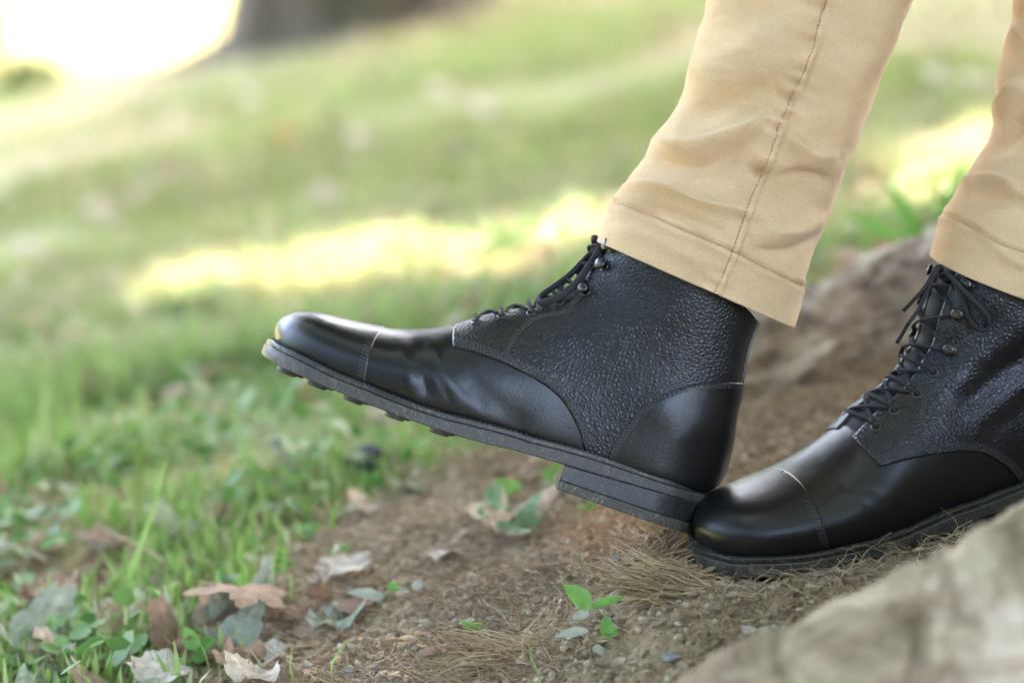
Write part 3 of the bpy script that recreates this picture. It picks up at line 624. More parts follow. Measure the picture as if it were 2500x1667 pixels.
DIRT=hits([(560,1667),(640,1560),(800,1450),(880,1310),(1050,1210),(1180,1120),(1320,1100),(1420,1040),(1700,900),(1900,760),(2200,640)])
DIRT=np.concatenate([DIRT,[[1.5,.9],[1.6,-1.],[-.2,-1.],[-.24,-.3]]])
ORANGE=hits([(1400,1300),(1480,1255),(1640,1265),(1700,1330),(1640,1420),(1500,1420),(1430,1370)])
ORANGE2=hits([(560,1667),(700,1580),(900,1540),(1050,1540),(1120,1590),(1000,1667)])
def dirtness(x,y): return sdpoly(np.stack([x,y],-1),DIRT)+.05*fbm2(x,y,9.,3,3.)
def soil():
    m,nt,b=NM('soil'); o=objco(nt)
    n1=noise(nt,9,5,.65,o); n2=noise(nt,160,5,.7,o); n3=noise(nt,1.6,4,.6,o)
    c=ramp(nt,n2,[(.25,(.19,.147,.098)),(.5,(.37,.297,.20)),(.75,(.54,.445,.31))]); c1=ramp(nt,n1,[(.35,(.75,.72,.72)),(.65,(1.25,1.15,1.05))])
    s=mixc(nt,c.outputs[0],c1.outputs[0],1.,'MULTIPLY')
    at=nd(nt,'ShaderNodeAttribute',attribute_name='turf'); g=ramp(nt,n1,[(.3,(.28,.27,.13)),(.55,(.38,.33,.18)),(.75,(.46,.36,.24))]); 
    g2=ramp(nt,n3,[(.4,(.85,1.05,.8)),(.62,(1.15,.95,.95))]); gg=mixc(nt,g.outputs[0],g2.outputs[0],1.,'MULTIPLY')
    oa=nd(nt,'ShaderNodeAttribute',attribute_name='rust'); s=mixc(nt,s,mixc(nt,s,(.55,.30,.14),.6),oa.outputs['Fac'])
    nt.links.new(mixc(nt,s,gg,at.outputs['Fac']),b.inputs['Base Color']); b.inputs['Roughness'].default_value=.95; b.inputs['Specular IOR Level'].default_value=.15
    p=bump(nt,b,n2,.7,.004); bump(nt,b,noise(nt,600,4,.7,o),.5,.0015,p); return m
me=mesh('ground',np.stack([X,Y,Z],-1).reshape(-1,3),gridfaces(len(gy),len(gx)))
dn=dirtness(X,Y).ravel(); a=me.attributes.new('turf','FLOAT','POINT'); a.data.foreach_set('value',(1-sstep(-.12,.05,dn)).astype(np.float32))
orf=np.maximum(sdpoly(np.stack([X,Y],-1),ORANGE),sdpoly(np.stack([X,Y],-1),ORANGE2)-.005).ravel(); a=me.attributes.new('rust','FLOAT','POINT'); a.data.foreach_set('value',(sstep(-.03,.02,orf+.02*fbm2(X.ravel(),Y.ravel(),40.,3))*.4).astype(np.float32))
ground=obj('ground',me,soil(),kind='structure')
def visible(x,y,z,mx=120,my=120):
    uv,d=proj(np.stack([x,y,z],-1)); return (uv[:,0]>-mx)&(uv[:,0]<2500+mx)&(uv[:,1]>-my)&(uv[:,1]<1667+my)&(d>.8)
def scat(n,x0,x1,y0,y1,mx=150,my=150):
    x=RNG.uniform(x0,x1,n);y=RNG.uniform(y0,y1,n);z=terrain(x,y); k=visible(x,y,z,mx,my); return x[k],y[k],z[k]
def notboot(x,y): return sdpoly(np.stack([x,y],-1),_olw)<-.007
# ---- clods and crumbs of soil
ico_v=[];
def icos():
    t=(1+5**.5)/2; v=np.array([(-1,t,0),(1,t,0),(-1,-t,0),(1,-t,0),(0,-1,t),(0,1,t),(0,-1,-t),(0,1,-t),(t,0,-1),(t,0,1),(-t,0,-1),(-t,0,1)],float); v/=np.linalg.norm(v[0])
    f=np.array([(0,11,5),(0,5,1),(0,1,7),(0,7,10),(0,10,11),(1,5,9),(5,11,4),(11,10,2),(10,7,6),(7,1,8),(3,9,4),(3,4,2),(3,2,6),(3,6,8),(3,8,9),(4,9,5),(2,4,11),(6,2,10),(8,6,7),(9,8,1)]); return v,f
IV,IF=icos()
def rocks(x,y,z,r,flat=.75):
    n=len(x); V=IV[None]*RNG.uniform(.6,1.35,(n,12,1)); ang=RNG.uniform(0,6.28,n); sc=RNG.uniform(.6,1.4,(n,3)); sc[:,2]*=flat
    V=V*sc[:,None]; c,s_=np.cos(ang)[:,None],np.sin(ang)[:,None]; V=np.stack([V[...,0]*c-V[...,1]*s_,V[...,0]*s_+V[...,1]*c,V[...,2]],-1)*r[:,None,None]
    V=V+np.stack([x,y,z+r*.25],-1)[:,None]; T=IF[None]+(np.arange(n)*12)[:,None,None]; return V.reshape(-1,3),T.reshape(-1,3)
x,y,z=scat(60000,-.45,.5,-.33,.45); k=(dirtness(x,y)>RNG.uniform(-.06,.05,len(x)))&notboot(x,y); x,y,z=x[k],y[k],z[k]
r=.0007+.0032*RNG.random(len(x))**7; Vv,Tt=rocks(x,y,z,r); 
M_CLOD=island('soil_crumbs',[(0,(.19,.147,.098)),(.45,(.37,.297,.20)),(.8,(.50,.415,.29)),(1,(.60,.51,.38))],.95,nscale=700)
obj('soil_crumbs',mesh('soil_crumbs',Vv,Tt,True),M_CLOD,label='loose brown soil crumbs covering the bare ground by the boots',category='soil',kind='stuff')
k=np.where((sdpoly(np.stack([x,y],-1),ORANGE)>-.01)|(sdpoly(np.stack([x,y],-1),ORANGE2)>0))[0]; k=k[RNG.random(len(k))<.55]
Vv,Tt=rocks(x[k]+.001,y[k],z[k]+.001,.0008+.003*RNG.random(len(k))**3,.5); M_OR=island('rusty_bark',[(0,(.30,.17,.09)),(.5,(.50,.32,.18)),(1,(.64,.46,.29))],.95)
obj('bark_crumbs',mesh('bark_crumbs',Vv,Tt,False),M_OR,label='crumbled orange-brown bark scattered over the soil',category='bark',kind='stuff')
# ---- root hairs and dry fibres
def strands(n,x,y,z,length,rad,curl,lift,dirn=None,seg=7):
    m=len(x); a=RNG.uniform(0,6.28,m) if dirn is None else dirn+RNG.normal(0,.35,m); L=length(m); P_=np.zeros((m,seg,3)); P_[:,0]=np.stack([x,y,z+.0012],-1); pit=RNG.uniform(*lift,m)
    for k_ in range(1,seg):
        a=a+RNG.normal(0,curl,m); pit=pit*.75+RNG.normal(0,.18,m)
        st=(L/(seg-1))[:,None]*np.stack([np.cos(a)*np.cos(pit),np.sin(a)*np.cos(pit),np.sin(pit)],-1); P_[:,k_]=P_[:,k_-1]+st
    g=terrain(P_[...,0].ravel(),P_[...,1].ravel()).reshape(m,seg); P_[...,2]=np.maximum(P_[...,2],g+.0008)
    t=np.gradient(P_,axis=1); t/=np.linalg.norm(t,axis=-1)[...,None]+1e-9; b=np.cross(t,[0,0,1.]); b/=np.linalg.norm(b,axis=-1)[...,None]+1e-9; nn=np.cross(b,t)
    rr=(rad(m)[:,None]*np.linspace(1,.45,seg)[None])[...,None]; an=[0,2.1,4.2]
    V=np.stack([P_+rr*(math.cos(q)*b+math.sin(q)*nn) for q in an],2)  # m,seg,3,3
    F=gridfaces(seg,3,True); Fa=F[None]+(np.arange(m)*seg*3)[:,None,None]; return V.reshape(-1,3),Fa.reshape(-1,4)
x,y,z=scat(70000,-.40,.5,-.33,.42); k=(dirtness(x,y)>RNG.uniform(-.02,.06,len(x)))&notboot(x,y)&(fbm2(x,y,22.,2,4.)>RNG.uniform(-.7,.3,len(x))); x,y,z=x[k],y[k],z[k]
Vv,Fq=strands(0,x,y,z,lambda m:.010+.03*RNG.random(m)**2,lambda m:.00024+.0005*RNG.random(m)**2,.5,(-.2,.7))
M_FIB=island('dry_fibre',[(0,(.24,.17,.11)),(.5,(.44,.33,.215)),(.85,(.58,.46,.31)),(1,(.68,.56,.40))],.9)
obj('root_hairs',mesh('root_hairs',Vv,Fq),M_FIB,label='fine tangled root hairs and dry fibres over the soil',category='root hairs',kind='stuff')
x,y,z=scat(5000,.02,.2,-.12,.16); k=(sdpoly(np.stack([x,y],-1),ORANGE)>-.015)&notboot(x,y); x,y,z=x[k],y[k],z[k]
Vv,Fq=strands(0,x,y,z,lambda m:.012+.03*RNG.random(m),lambda m:.0003+.0005*RNG.random(m),.3,(-.1,.4),.7)
obj('bark_fibres',mesh('bark_fibres',Vv,Fq),M_OR,label='shredded orange bark fibres beneath the raised heel',category='bark',kind='stuff')
# straw tufts beside the flat boot's toe
M_STRAW=island('straw',[(0,(.30,.20,.11)),(.5,(.48,.35,.20)),(1,(.66,.53,.34))],.8)
for px,n,di,ln,sp,lab in (((1690,1440),110,2.9,.05,(.018,.008),'fan of bent dry straw at the toe of the flat boot'),((1260,1600),60,3.3,.045,(.02,.008),'small tuft of flattened straw beside the pale twig'),((1560,1375),70,.6,.04,(.03,.012),'loose straw wisps on orange bark crumbs')):
    c=hit(*px); x=c[0]+RNG.normal(0,sp[0]*.5,n); y=c[1]+RNG.normal(0,sp[1],n); z=terrain(x,y); Vv,Fq=strands(0,x,y,z,lambda m:ln*RNG.uniform(.5,1.2,m),lambda m:.0004+.0004*RNG.random(m),.10,(.0,.55),di)
    obj('straw_tuft',mesh('straw_tuft',Vv,Fq),M_STRAW,label=lab,category='straw')
# ---- grass
def blades(x,y,z,h,wd,lean=.5,seg=3):
    m=len(x); a=RNG.uniform(0,6.28,m); ln=np.abs(RNG.normal(.3,lean,m)); P_=[];
    d=np.stack([np.cos(a),np.sin(a),0*a],-1); sd=np.stack([-np.sin(a),np.cos(a),0*a],-1); tw=RNG.normal(0,.6,m); sd=sd*np.cos(tw)[:,None]+d*np.sin(tw)[:,None]
    V=[]
    for k_ in range(seg+1):
        t=k_/seg; c=np.stack([x,y,z-.003],-1)+np.array([0,0,1.])*(h*(t-.25*ln*t*t))[:,None]+d*(h*ln*t*t)[:,None]; wv=(wd*(1-t**2.2)+.0001)[:,None]*sd
        V+=[c-wv,c+wv]
    V=np.stack(V,1); F=[]
    F=np.array([[2*k_,2*k_+1,2*k_+3,2*k_+2] for k_ in range(seg)]); Fa=F[None]+(np.arange(m)*2*(seg+1))[:,None,None]; return V.reshape(-1,3),Fa.reshape(-1,4)
M_GRASS=island('grass_blades',[(0,(.17,.31,.06)),(.5,(.26,.42,.10)),(.8,(.36,.48,.16)),(1,(.48,.46,.24))],.55,trans=.38,spec=.35)
M_DRY_SUN=island('dry_and_sunband_blades',[(0,(.32,.28,.16)),(.6,(.46,.40,.26)),(1,(.60,.54,.40))],.7,trans=.3)
x,y,z=scat(150000,-.75,1.2,-.25,1.5,200,60); gd=-dirtness(x,y); pat=fbm2(x,y,5.,3,9.); k=(gd>RNG.uniform(-.01,.10,len(x)))&(pat>RNG.uniform(-.55,.45,len(x))); x,y,z=x[k],y[k],z[k]
dk=RNG.random(len(x))<.08+.62*sstep(.6,.95,y); h=RNG.uniform(.018,.05,len(x))*(.7+.6*sstep(.05,.4,-dirtness(x,y))); wd=RNG.uniform(.0009,.0024,len(x))  # extra pale blades at the sunlit band put its cream light into colour
Vv,Fq=blades(x[~dk],y[~dk],z[~dk],h[~dk],wd[~dk]); obj('near_grass',mesh('near_grass',Vv,Fq),M_GRASS,label='fresh green grass growing around the bare soil patch',category='grass',kind='stuff')
Vv,Fq=blades(x[dk],y[dk],z[dk],h[dk],wd[dk],.9); obj('dry_sunband_grass',mesh('dry_sunband_grass',Vv,Fq),M_DRY_SUN,label='pale dead blades in the grass, thickened to tint the sunlit band cream',category='grass',kind='stuff')
x=[];y=[]
n=260000; yy=1.4+(24-1.4)*RNG.random(n)**1.8; half=.26*(yy+1.6)+.3; xx=RNG.uniform(-1,1,n)*half; zz=terrain(xx,yy); k=visible(xx,yy,zz,150,150)&(fbm2(xx,yy,2.2,3,1.)>RNG.uniform(-.30,.70,n)); xx,yy,zz=xx[k],yy[k],zz[k]
Vv,Fq=blades(xx,yy,zz,RNG.uniform(.02,.045,len(xx)),RNG.uniform(.0018,.004,len(xx)),.8,2); obj('lawn_grass',mesh('lawn_grass',Vv,Fq),island('lawn_blades',[(0,(.22,.33,.09)),(.5,(.32,.40,.13)),(.8,(.44,.42,.17)),(1,(.55,.46,.25))],.6,trans=.35),label='short patchy lawn grass stretching to the background tree',category='grass',kind='stuff')
# ground-cover leaves between the blades
def disks(x,y,z,r,mat,name,label):
    m=len(x); a=np.arange(7)/7*2*np.pi; prof=np.array([1,.95,.8,1.15,.8,.95,1])[:7]; V=np.zeros((m,8,3)); tilt=RNG.normal(0,.5,(m,2)); ro=RNG.uniform(0,6.28,m)
    for k_ in range(7):
        u=r*np.cos(a[k_]+ro)*RNG.uniform(.8,1.15,m); v=r*np.sin(a[k_]+ro)*.75; V[:,k_]=np.stack([x+u,y+v,z+u*tilt[:,0]+v*tilt[:,1]+r*.15],-1)
    V[:,7]=np.stack([x,y,z-r*.05],-1); T=np.array([[7,k_,(k_+1)%7] for k_ in range(7)]); Tt=T[None]+(np.arange(m)*8)[:,None,None]
    return obj(name,mesh(name,V.reshape(-1,3),Tt.reshape(-1,3)),mat,label=label,category='plants',kind='stuff')
x,y,z=scat(26000,-.7,1.1,-.2,1.4,150,60); k=(-dirtness(x,y)>RNG.uniform(-.02,.12,len(x)))&(fbm2(x,y,7.,3,19.)>RNG.uniform(-.2,.7,len(x))); x,y,z=x[k],y[k],z[k]
M_COVER=island('cover_leaves',[(0,(.10,.21,.05)),(.5,(.18,.32,.08)),(.8,(.30,.42,.20)),(1,(.42,.48,.32))],.5,trans=.35)
disks(x,y,z+RNG.uniform(.006,.03,len(x)),RNG.uniform(.004,.009,len(x)),M_COVER,'ground_cover','small round ground-cover leaves among the grass')

M_FLK=island('leaf_flakes',[(0,(.28,.20,.13)),(.5,(.46,.36,.25)),(.85,(.60,.50,.38)),(1,(.70,.62,.50))],.8,trans=.15)
n=16000; yy=.45+8.5*RNG.random(n)**1.7; xx=RNG.uniform(-1,1,n)*(.25*(yy+1.6)+.1); zz=terrain(xx,yy); k=visible(xx,yy,zz,60,60)&(fbm2(xx,yy,2.2,3,41.)>RNG.uniform(-.5,.8,n)); k=np.where(k)[0][:4200]
o=disks(xx[k],yy[k],zz[k]+RNG.uniform(.008,.022,len(k)),RNG.uniform(.004,.014,len(k)),M_FLK,'leaf_flakes','brown and straw coloured leaf flakes strewn through the lawn'); o['category']='leaf litter'
x,y,z=scat(9000,-.42,.5,-.33,.45); k=np.where((dirtness(x,y)>-.05)&notboot(x,y))[0][:2200]
o=disks(x[k],y[k],z[k]+.002,.0009+.0042*RNG.random(len(k))**3,M_FLK,'leaf_crumbs','tiny dry leaf crumbs strewn over the bare soil'); o['category']='leaf litter'
# ------------------------------------------------------------------ trees and roots
def bark(name,c0,c1,c2,lich,sc=26,r0=.3,r1=.7):
    m,nt,b=NM(name); o=objco(nt); n1=noise(nt,sc,6,.72,o,.8); n2=noise(nt,9,3,.6,o)
    c=ramp(nt,n1,[(r0,c0),(.5,c1),(r1,c2)]); l=ramp(nt,n2,[(.5,(0,0,0)),(.7,(1,1,1))])
    nt.links.new(mixc(nt,c.outputs[0],mixc(nt,c.outputs[0],lich,.45),l.outputs[0]),b.inputs['Base Color']); b.inputs['Roughness'].default_value=.92; b.inputs['Specular IOR Level'].default_value=.15
    p=bump(nt,b,n1,.8,.008); bump(nt,b,noise(nt,140,5,.7,o),.7,.003,p); return m
M_RF=bark('pale_root_bark',(.11,.072,.045),(.42,.325,.225),(.70,.585,.44),(.36,.32,.17),15,.36,.62); M_RB=bark('brown_root_bark',(.13,.10,.078),(.42,.355,.285),(.66,.58,.48),(.40,.36,.26),22,.36,.64); M_TR=bark('trunk_bark',(.07,.055,.042),(.14,.11,.085),(.24,.20,.155),(.17,.18,.10))
def limb(name,pts,rad,mat,parent,n=120,m=64,amp=.006,sc=22.,squash=1.):
    pts=np.asarray(pts,float); c=smoothpath(pts,n); u=np.linspace(0,1,n); r=np.interp(u,np.linspace(0,1,len(rad)),rad); t,nn,b=frames(c); a=np.arange(m)/m*2*np.pi
    d=np.cos(a)[None,:,None]*b[:,None]+np.sin(a)[None,:,None]*nn[:,None]*squash
    L=np.r_[0,np.cumsum(np.linalg.norm(np.diff(c,axis=0),axis=1))]
    q=np.stack([np.cos(a)[None]*r[:,None]*sc*1.6,np.sin(a)[None]*r[:,None]*sc*1.6,(L*sc*.45)[:,None]+0*a[None]],-1)
    dis=amp*(fbm(q,4,.55)+.5*np.abs(fbm(q*2.7+3,3)))+r[:,None]*.14*fbm(q*.22+8,2)
    V=c[:,None]+d*(r[:,None]+dis)[...,None]; F=gridfaces(n,m,True)
    V=np.concatenate([V.reshape(-1,3),c[[0]],c[[-1]]]); T=np.array([[n*m,(j+1)%m,j] for j in range(m)]+[[n*m+1,(n-1)*m+j,(n-1)*m+(j+1)%m] for j in range(m)])
    return obj(name,mesh(name,V,[F,T]),mat,parent)
def G(x,y,dz=0.): return np.array([x,y,float(base_h(x,y))+dz])
near_tree=thing('tree','big shade tree whose gnarled roots flank the flat boot','tree',Matrix.Translation((.95,.1,0)),'trees over the lawn')
def rel(o,pts): return np.asarray(pts)-np.array(o.matrix_world.translation) if o.matrix_world.translation.length else np.asarray(pts)-np.array(o.location)
for t_ in (near_tree,): t_.location=(.95,.1,0)
O1=np.array([.95,.1,0])
limb('trunk',np.array([G(.98,.1,-.3),G(.98,.1,.15),G(1.0,.12,.8),G(1.05,.15,2.),G(1.1,.25,3.4),G(1.3,.7,5.4)])-O1,[.36,.33,.27,.24,.2,.1],M_TR,near_tree,160,96,.02,14.)
o=limb('root',np.array([G(.05,.22,-.05),G(.12,.29,-.022),G(.19,.325,-.006),G(.26,.355,.004),G(.345,.385,.010),G(.46,.40,.03),G(.62,.36,.06),G(.85,.25,.1)])-O1,[.014,.034,.050,.060,.070,.080,.095,.12],M_RB,near_tree,260,110,.014,30.); o['label']='brown bark root running behind the boots'
edge=[(1560,1740),(1680,1660),(1790,1590),(1900,1515),(2060,1405),(2170,1345),(2290,1275),(2400,1185),(2500,1115),(2650,1040),(2900,950)]
rr=[.045,.05,.054,.058,.062,.066,.07,.075,.08,.09,.11]; ax=[]
for (px,py),r_ in zip(edge,rr):
    px-=80*max(0.,min(1.,(2200-px)/600)); py+=32*max(0.,min(1.,(px-1950)/250)); q=r_*FPX/1.27; ax.append(P(px+.545*q,py+.838*q,1.27))
ax=[ax[0]+(ax[0]-ax[1])*1.2]+ax+[np.array([.75,-.15,.02]),np.array([.95,-.05,.05])]
o=limb('root',np.array(ax)-O1,[.02]+rr+[.13,.14],M_RF,near_tree,340,150,.010,26.); o['label']='pale lichen-spotted root in front of the flat boot'
back_c=hit(880,70); O2=back_c.copy()
back_tree=thing('tree','broad trunk of the tree standing on the lawn beyond the boots','tree',Matrix.Translation(Vector(O2)),'trees over the lawn'); back_tree.location=O2
limb('trunk',[(0,0,-.4),(0,0,-.05),(0,0,.12),(0,0,.35),(.02,0,.9),(.05,.05,2.2),(.1,.1,4.2)],[.46,.33,.25,.205,.19,.18,.13],M_TR,back_tree,120,80,.02,9.)
for ang,L in ((3.3,.75),(-.9,.6)):
    p=[np.array([math.cos(ang)*q,math.sin(ang)*q,0]) for q in (.1,.3,.5,L)]; p=[np.array([v[0],v[1],float(base_h(O2[0]+v[0],O2[1]+v[1]))-O2[2]+h_]) for v,h_ in zip(p,(.1,.02,-.02,-.06))]
    limb('root',p,[.13,.08,.05,.02],M_TR,back_tree,50,40,.01,10.)
lc=hit(5,150); O3=lc+np.array([-.12,.3,0.]); left_tree=thing('tree','slender pinkish-brown trunk at the edge of the sunny lawn','tree',Matrix.Translation(Vector(O3)),'trees over the lawn')
limb('trunk',[(0,0,-.3),(0,0,.0),(0,.02,.5),(.03,.02,1.6),(.05,.05,3.2)],[.16,.13,.105,.095,.07],M_RB,left_tree,80,40,.008,12.)
# crowns: leaves through the volume above, open where the sun reaches the lawn
SUNNY=[hits([(320,755),(480,725),(690,692),(900,655),(1290,615),(1480,605),(1500,630),(1380,655),(1100,690),(720,745),(480,775)]),
       hits([(2120,540),(2160,480),(2260,430),(2300,450),(2200,540)])]
far=hits([(20,165),(300,150),(500,120),(640,75),(735,-20)]); cxy=C_[:2]
SUNNY.append(np.concatenate([far,[cxy+(far[-1]-cxy)*6,cxy+(far[0]-cxy)*6]]))
n=26000; n2=9000; zc=RNG.uniform(4.4,8.2,n); sh=(zc+.2)/SUN[2]; gx_=RNG.uniform(-4.6,4.2,n); gy_=RNG.uniform(-3.2,9.5,n)
keep=np.ones(n,bool); pq=np.stack([gx_,gy_],-1)
sdm=np.full(n,-9.)
for poly in SUNNY: sdm=np.maximum(sdm,sdpoly(pq,poly))
keep&=(sdm<-.03)|((sdpoly(pq,SUNNY[-1])>.15)&(RNG.random(n)<.22))
edgef=((gx_+.2)/4.3)**2+((gy_-3.1)/6.1)**2; keep&=edgef<1+.15*fbm2(gx_,gy_,1.,2)
cx=gx_+SUN[0]*sh; cy=gy_+SUN[1]*sh
# near crown extended over the camera, added to darken the boots' overhead reflections
az_=RNG.uniform(0,6.28,n2); ra_=6.8*np.sqrt(RNG.random(n2)); x2=.6+ra_*np.cos(az_); y2=-1.2+ra_*np.sin(az_); z2=RNG.uniform(4.2,7.6,n2)-.03*ra_**2; s2=(z2+.2)/SUN[2]; g2=np.stack([x2-SUN[0]*s2,y2-SUN[1]*s2],-1); m2=np.full(n2,-9.)
for poly in SUNNY: m2=np.maximum(m2,sdpoly(g2,poly))
cx=np.r_[cx,x2];cy=np.r_[cy,y2];zc=np.r_[zc,z2];keep=np.r_[keep,m2<-.03];sdm=np.r_[sdm,m2]
cx,cy,zc,sdm=cx[keep],cy[keep],zc[keep],sdm[keep]; lsz=np.minimum(RNG.uniform(.20,.42,len(cx)),np.maximum(.10,-sdm*.9))
def leaves(x,y,z,s):
    m=len(x); A=RNG.normal(size=(m,3)); A/=np.linalg.norm(A,axis=1)[:,None]; B=np.cross(A,RNG.normal(size=(m,3))); B/=np.linalg.norm(B,axis=1)[:,None]; Cn=np.cross(A,B); c=np.stack([x,y,z],-1); s=s[:,None]
    V=np.stack([c-A*s,c+B*s*.42-A*s*.1+Cn*s*.12,c+A*s,c-B*s*.42-A*s*.1+Cn*s*.12],1); F=np.arange(4)[None]+(np.arange(m)*4)[:,None]; T=np.concatenate([F[:,[0,1,2]],F[:,[0,2,3]]]); return V.reshape(-1,3),T
M_CROWN=island('crown_leaves',[(0,(.04,.09,.02)),(.6,(.07,.14,.03)),(1,(.12,.19,.05))],.5,trans=.3)
isn=(np.hypot(cx-2.2,cy-1.4)<np.hypot(cx-O2[0]-2,cy-O2[1]-2.5))
for sel_,o_,O_ in ((isn,near_tree,O1),(~isn,back_tree,O2)):
    Vv,Tt=leaves(cx[sel_]-O_[0],cy[sel_]-O_[1],zc[sel_]-O_[2],lsz[sel_]); c_=obj('crown',mesh('crown',Vv,Tt,False),M_CROWN,o_); c_['kind']='stuff'
    mb=MB(); hub=np.array([cx[sel_].mean(),cy[sel_].mean(),4.6])-O_; st=(np.array([1.3,.7,5.4])-O1) if o_ is near_tree else np.array([.1,.1,4.1])
    for i in RNG.choice(np.where(sel_)[0],14):
        e=np.array([cx[i],cy[i],zc[i]])-O_; tube(mb,smoothpath([st,st*.6+e*.4+[0,0,.3],e],12),np.linspace(.09,.02,12),8)
    mb.build('branches',M_TR,o_)
Vv,Tt=leaves(RNG.normal(0,1.0,900),RNG.normal(0,1.0,900),RNG.normal(4.6,.8,900),RNG.uniform(.18,.3,900)); c_=obj('crown',mesh('crown',Vv,Tt,False),M_CROWN,left_tree); c_['kind']='stuff'
# unseen trees added behind the camera, gapped to shape reflections in the boots
for ang,dist,rad in ((-78,8.5,2.6),(-50,8,2.3),(-24,9,2.4),(-4,8.5,2.0),(58,8,2.5),(84,9,2.6)):
    q=math.radians(ang); O_=G(dist*math.sin(q),-dist*math.cos(q)); t_=thing('tree','leafy park tree standing behind the photographer\'s side of the path','tree',Matrix.Translation(Vector(O_)),'unseen trees added behind the camera'); t_.location=O_
    limb('trunk',[(0,0,-.3),(0,0,.4),(.05,0,1.2),(.1,.05,2.6)],[.2,.15,.12,.07],M_TR,t_,30,24,.01,9.)
    v=RNG.normal(size=(1500,3)); v/=np.linalg.norm(v,axis=1)[:,None]; v*=(RNG.random(1500)**.4)[:,None]*np.array([rad,rad,rad*1.05]); v[:,2]+=rad*1.05+.35
    Vv,Tt=leaves(v[:,0],v[:,1],v[:,2],RNG.uniform(.16,.32,1500)); c_=obj('crown',mesh('crown',Vv,Tt,False),M_CROWN,t_); c_['kind']='stuff'
for k_,(x_,y_,rad) in enumerate(((-16,24,4.),(-11,27,4.4),(-6,24,3.8),(-1,28,4.5),(4,23,3.8),(9,26,4.4),(14,22,4.),(18,17,3.8),(-21,19,4.),(19,9,3.8),(-22,11,3.8),(-14,5,2.6),(-20,3,3.5),(15,2,3.6))):  # unseen trees added to keep bright low sky out of the toe reflections
    O_=G(x_,y_); t_=thing('tree','unseen leafy tree added beyond the lawn to block the bright horizon','tree',Matrix.Translation(Vector(O_)),'unseen trees added to block the horizon'); t_.location=O_
    limb('trunk',[(0,0,-.4),(0,0,.6),(.05,0,2.),(.1,.05,4.)],[.3,.22,.18,.1],M_TR,t_,30,24,.01,9.)
    v=RNG.normal(size=(1100,3)); v/=np.linalg.norm(v,axis=1)[:,None]; v*=(RNG.random(1100)**.4)[:,None]*np.array([rad*.95,rad*.95,rad]); v[:,2]+=rad+.5
    Vv,Tt=leaves(v[:,0],v[:,1],v[:,2],RNG.uniform(.35,.65,1100)); c_=obj('crown',mesh('crown',Vv,Tt,False),M_CROWN,t_); c_['kind']='stuff'
# ------------------------------------------------------------------ fallen leaves
def leafmat(name,a,b_,c,green=None):
    m,nt,b=NM(name); oi=nt.nodes.new('ShaderNodeObjectInfo'); o=objco(nt); r=ramp(nt,oi.outputs['Random'],[(0,a),(.5,b_),(1,c)])
    q=noise(nt,3,5,.65,o); rr=ramp(nt,q,[(.35,(.7,.68,.66)),(.65,(1.15,1.15,1.15))]); col=mixc(nt,r.outputs[0],rr.outputs[0],1.,'MULTIPLY')
    if green: g=ramp(nt,noise(nt,2.2,3,.5,o),[(.48,(0,0,0)),(.56,(1,1,1))]); col=mixc(nt,col,green,g.outputs[0])
    va=nd(nt,'ShaderNodeAttribute',attribute_name='vein'); vm=nd(nt,'ShaderNodeMath',operation='MULTIPLY'); nt.links.new(va.outputs['Fac'],vm.inputs[0]); vm.inputs[1].default_value=.55; col=mixc(nt,col,mixc(nt,col,(1.35,1.3,1.2),1.,'MULTIPLY'),vm.outputs[0])
    sp=ramp(nt,noise(nt,4.5,5,.7,o),[(.58,(1,1,1)),(.70,(.55,.45,.38))]); col=mixc(nt,col,sp.outputs[0],1.,'MULTIPLY')
    nt.links.new(col,b.inputs['Base Color']); b.inputs['Roughness'].default_value=.75; b.inputs['Specular IOR Level'].default_value=.25
    bump(nt,b,noise(nt,9,5,.65,o),.35,.06)
    t=nd(nt,'ShaderNodeBsdfTranslucent'); nt.links.new(col,t.inputs[0]); ms=nd(nt,'ShaderNodeMixShader'); ms.inputs[0].default_value=.25; nt.links.new(b.outputs[0],ms.inputs[1]); nt.links.new(t.outputs[0],ms.inputs[2]); nt.links.new(ms.outputs[0],nt.nodes['Material Output'].inputs[0]); return m
M_L1=leafmat('tan_dead_leaf',(.40,.28,.19),(.50,.38,.28),(.58,.46,.35)); M_L2=leafmat('pale_dead_leaf',(.62,.55,.45),(.68,.62,.52),(.74,.68,.58)); M_L3=leafmat('half_green_leaf',(.60,.46,.36),(.62,.50,.40),(.58,.46,.36),(.22,.36,.20)); M_L4=leafmat('grey_green_leaf',(.34,.38,.28),(.38,.43,.32),(.40,.42,.33)); M_L5=leafmat('brown_dead_leaf',(.24,.15,.10),(.30,.20,.13),(.34,.23,.16)); M_L6=leafmat('orange_dead_leaf',(.55,.30,.10),(.60,.34,.12),(.58,.32,.11))
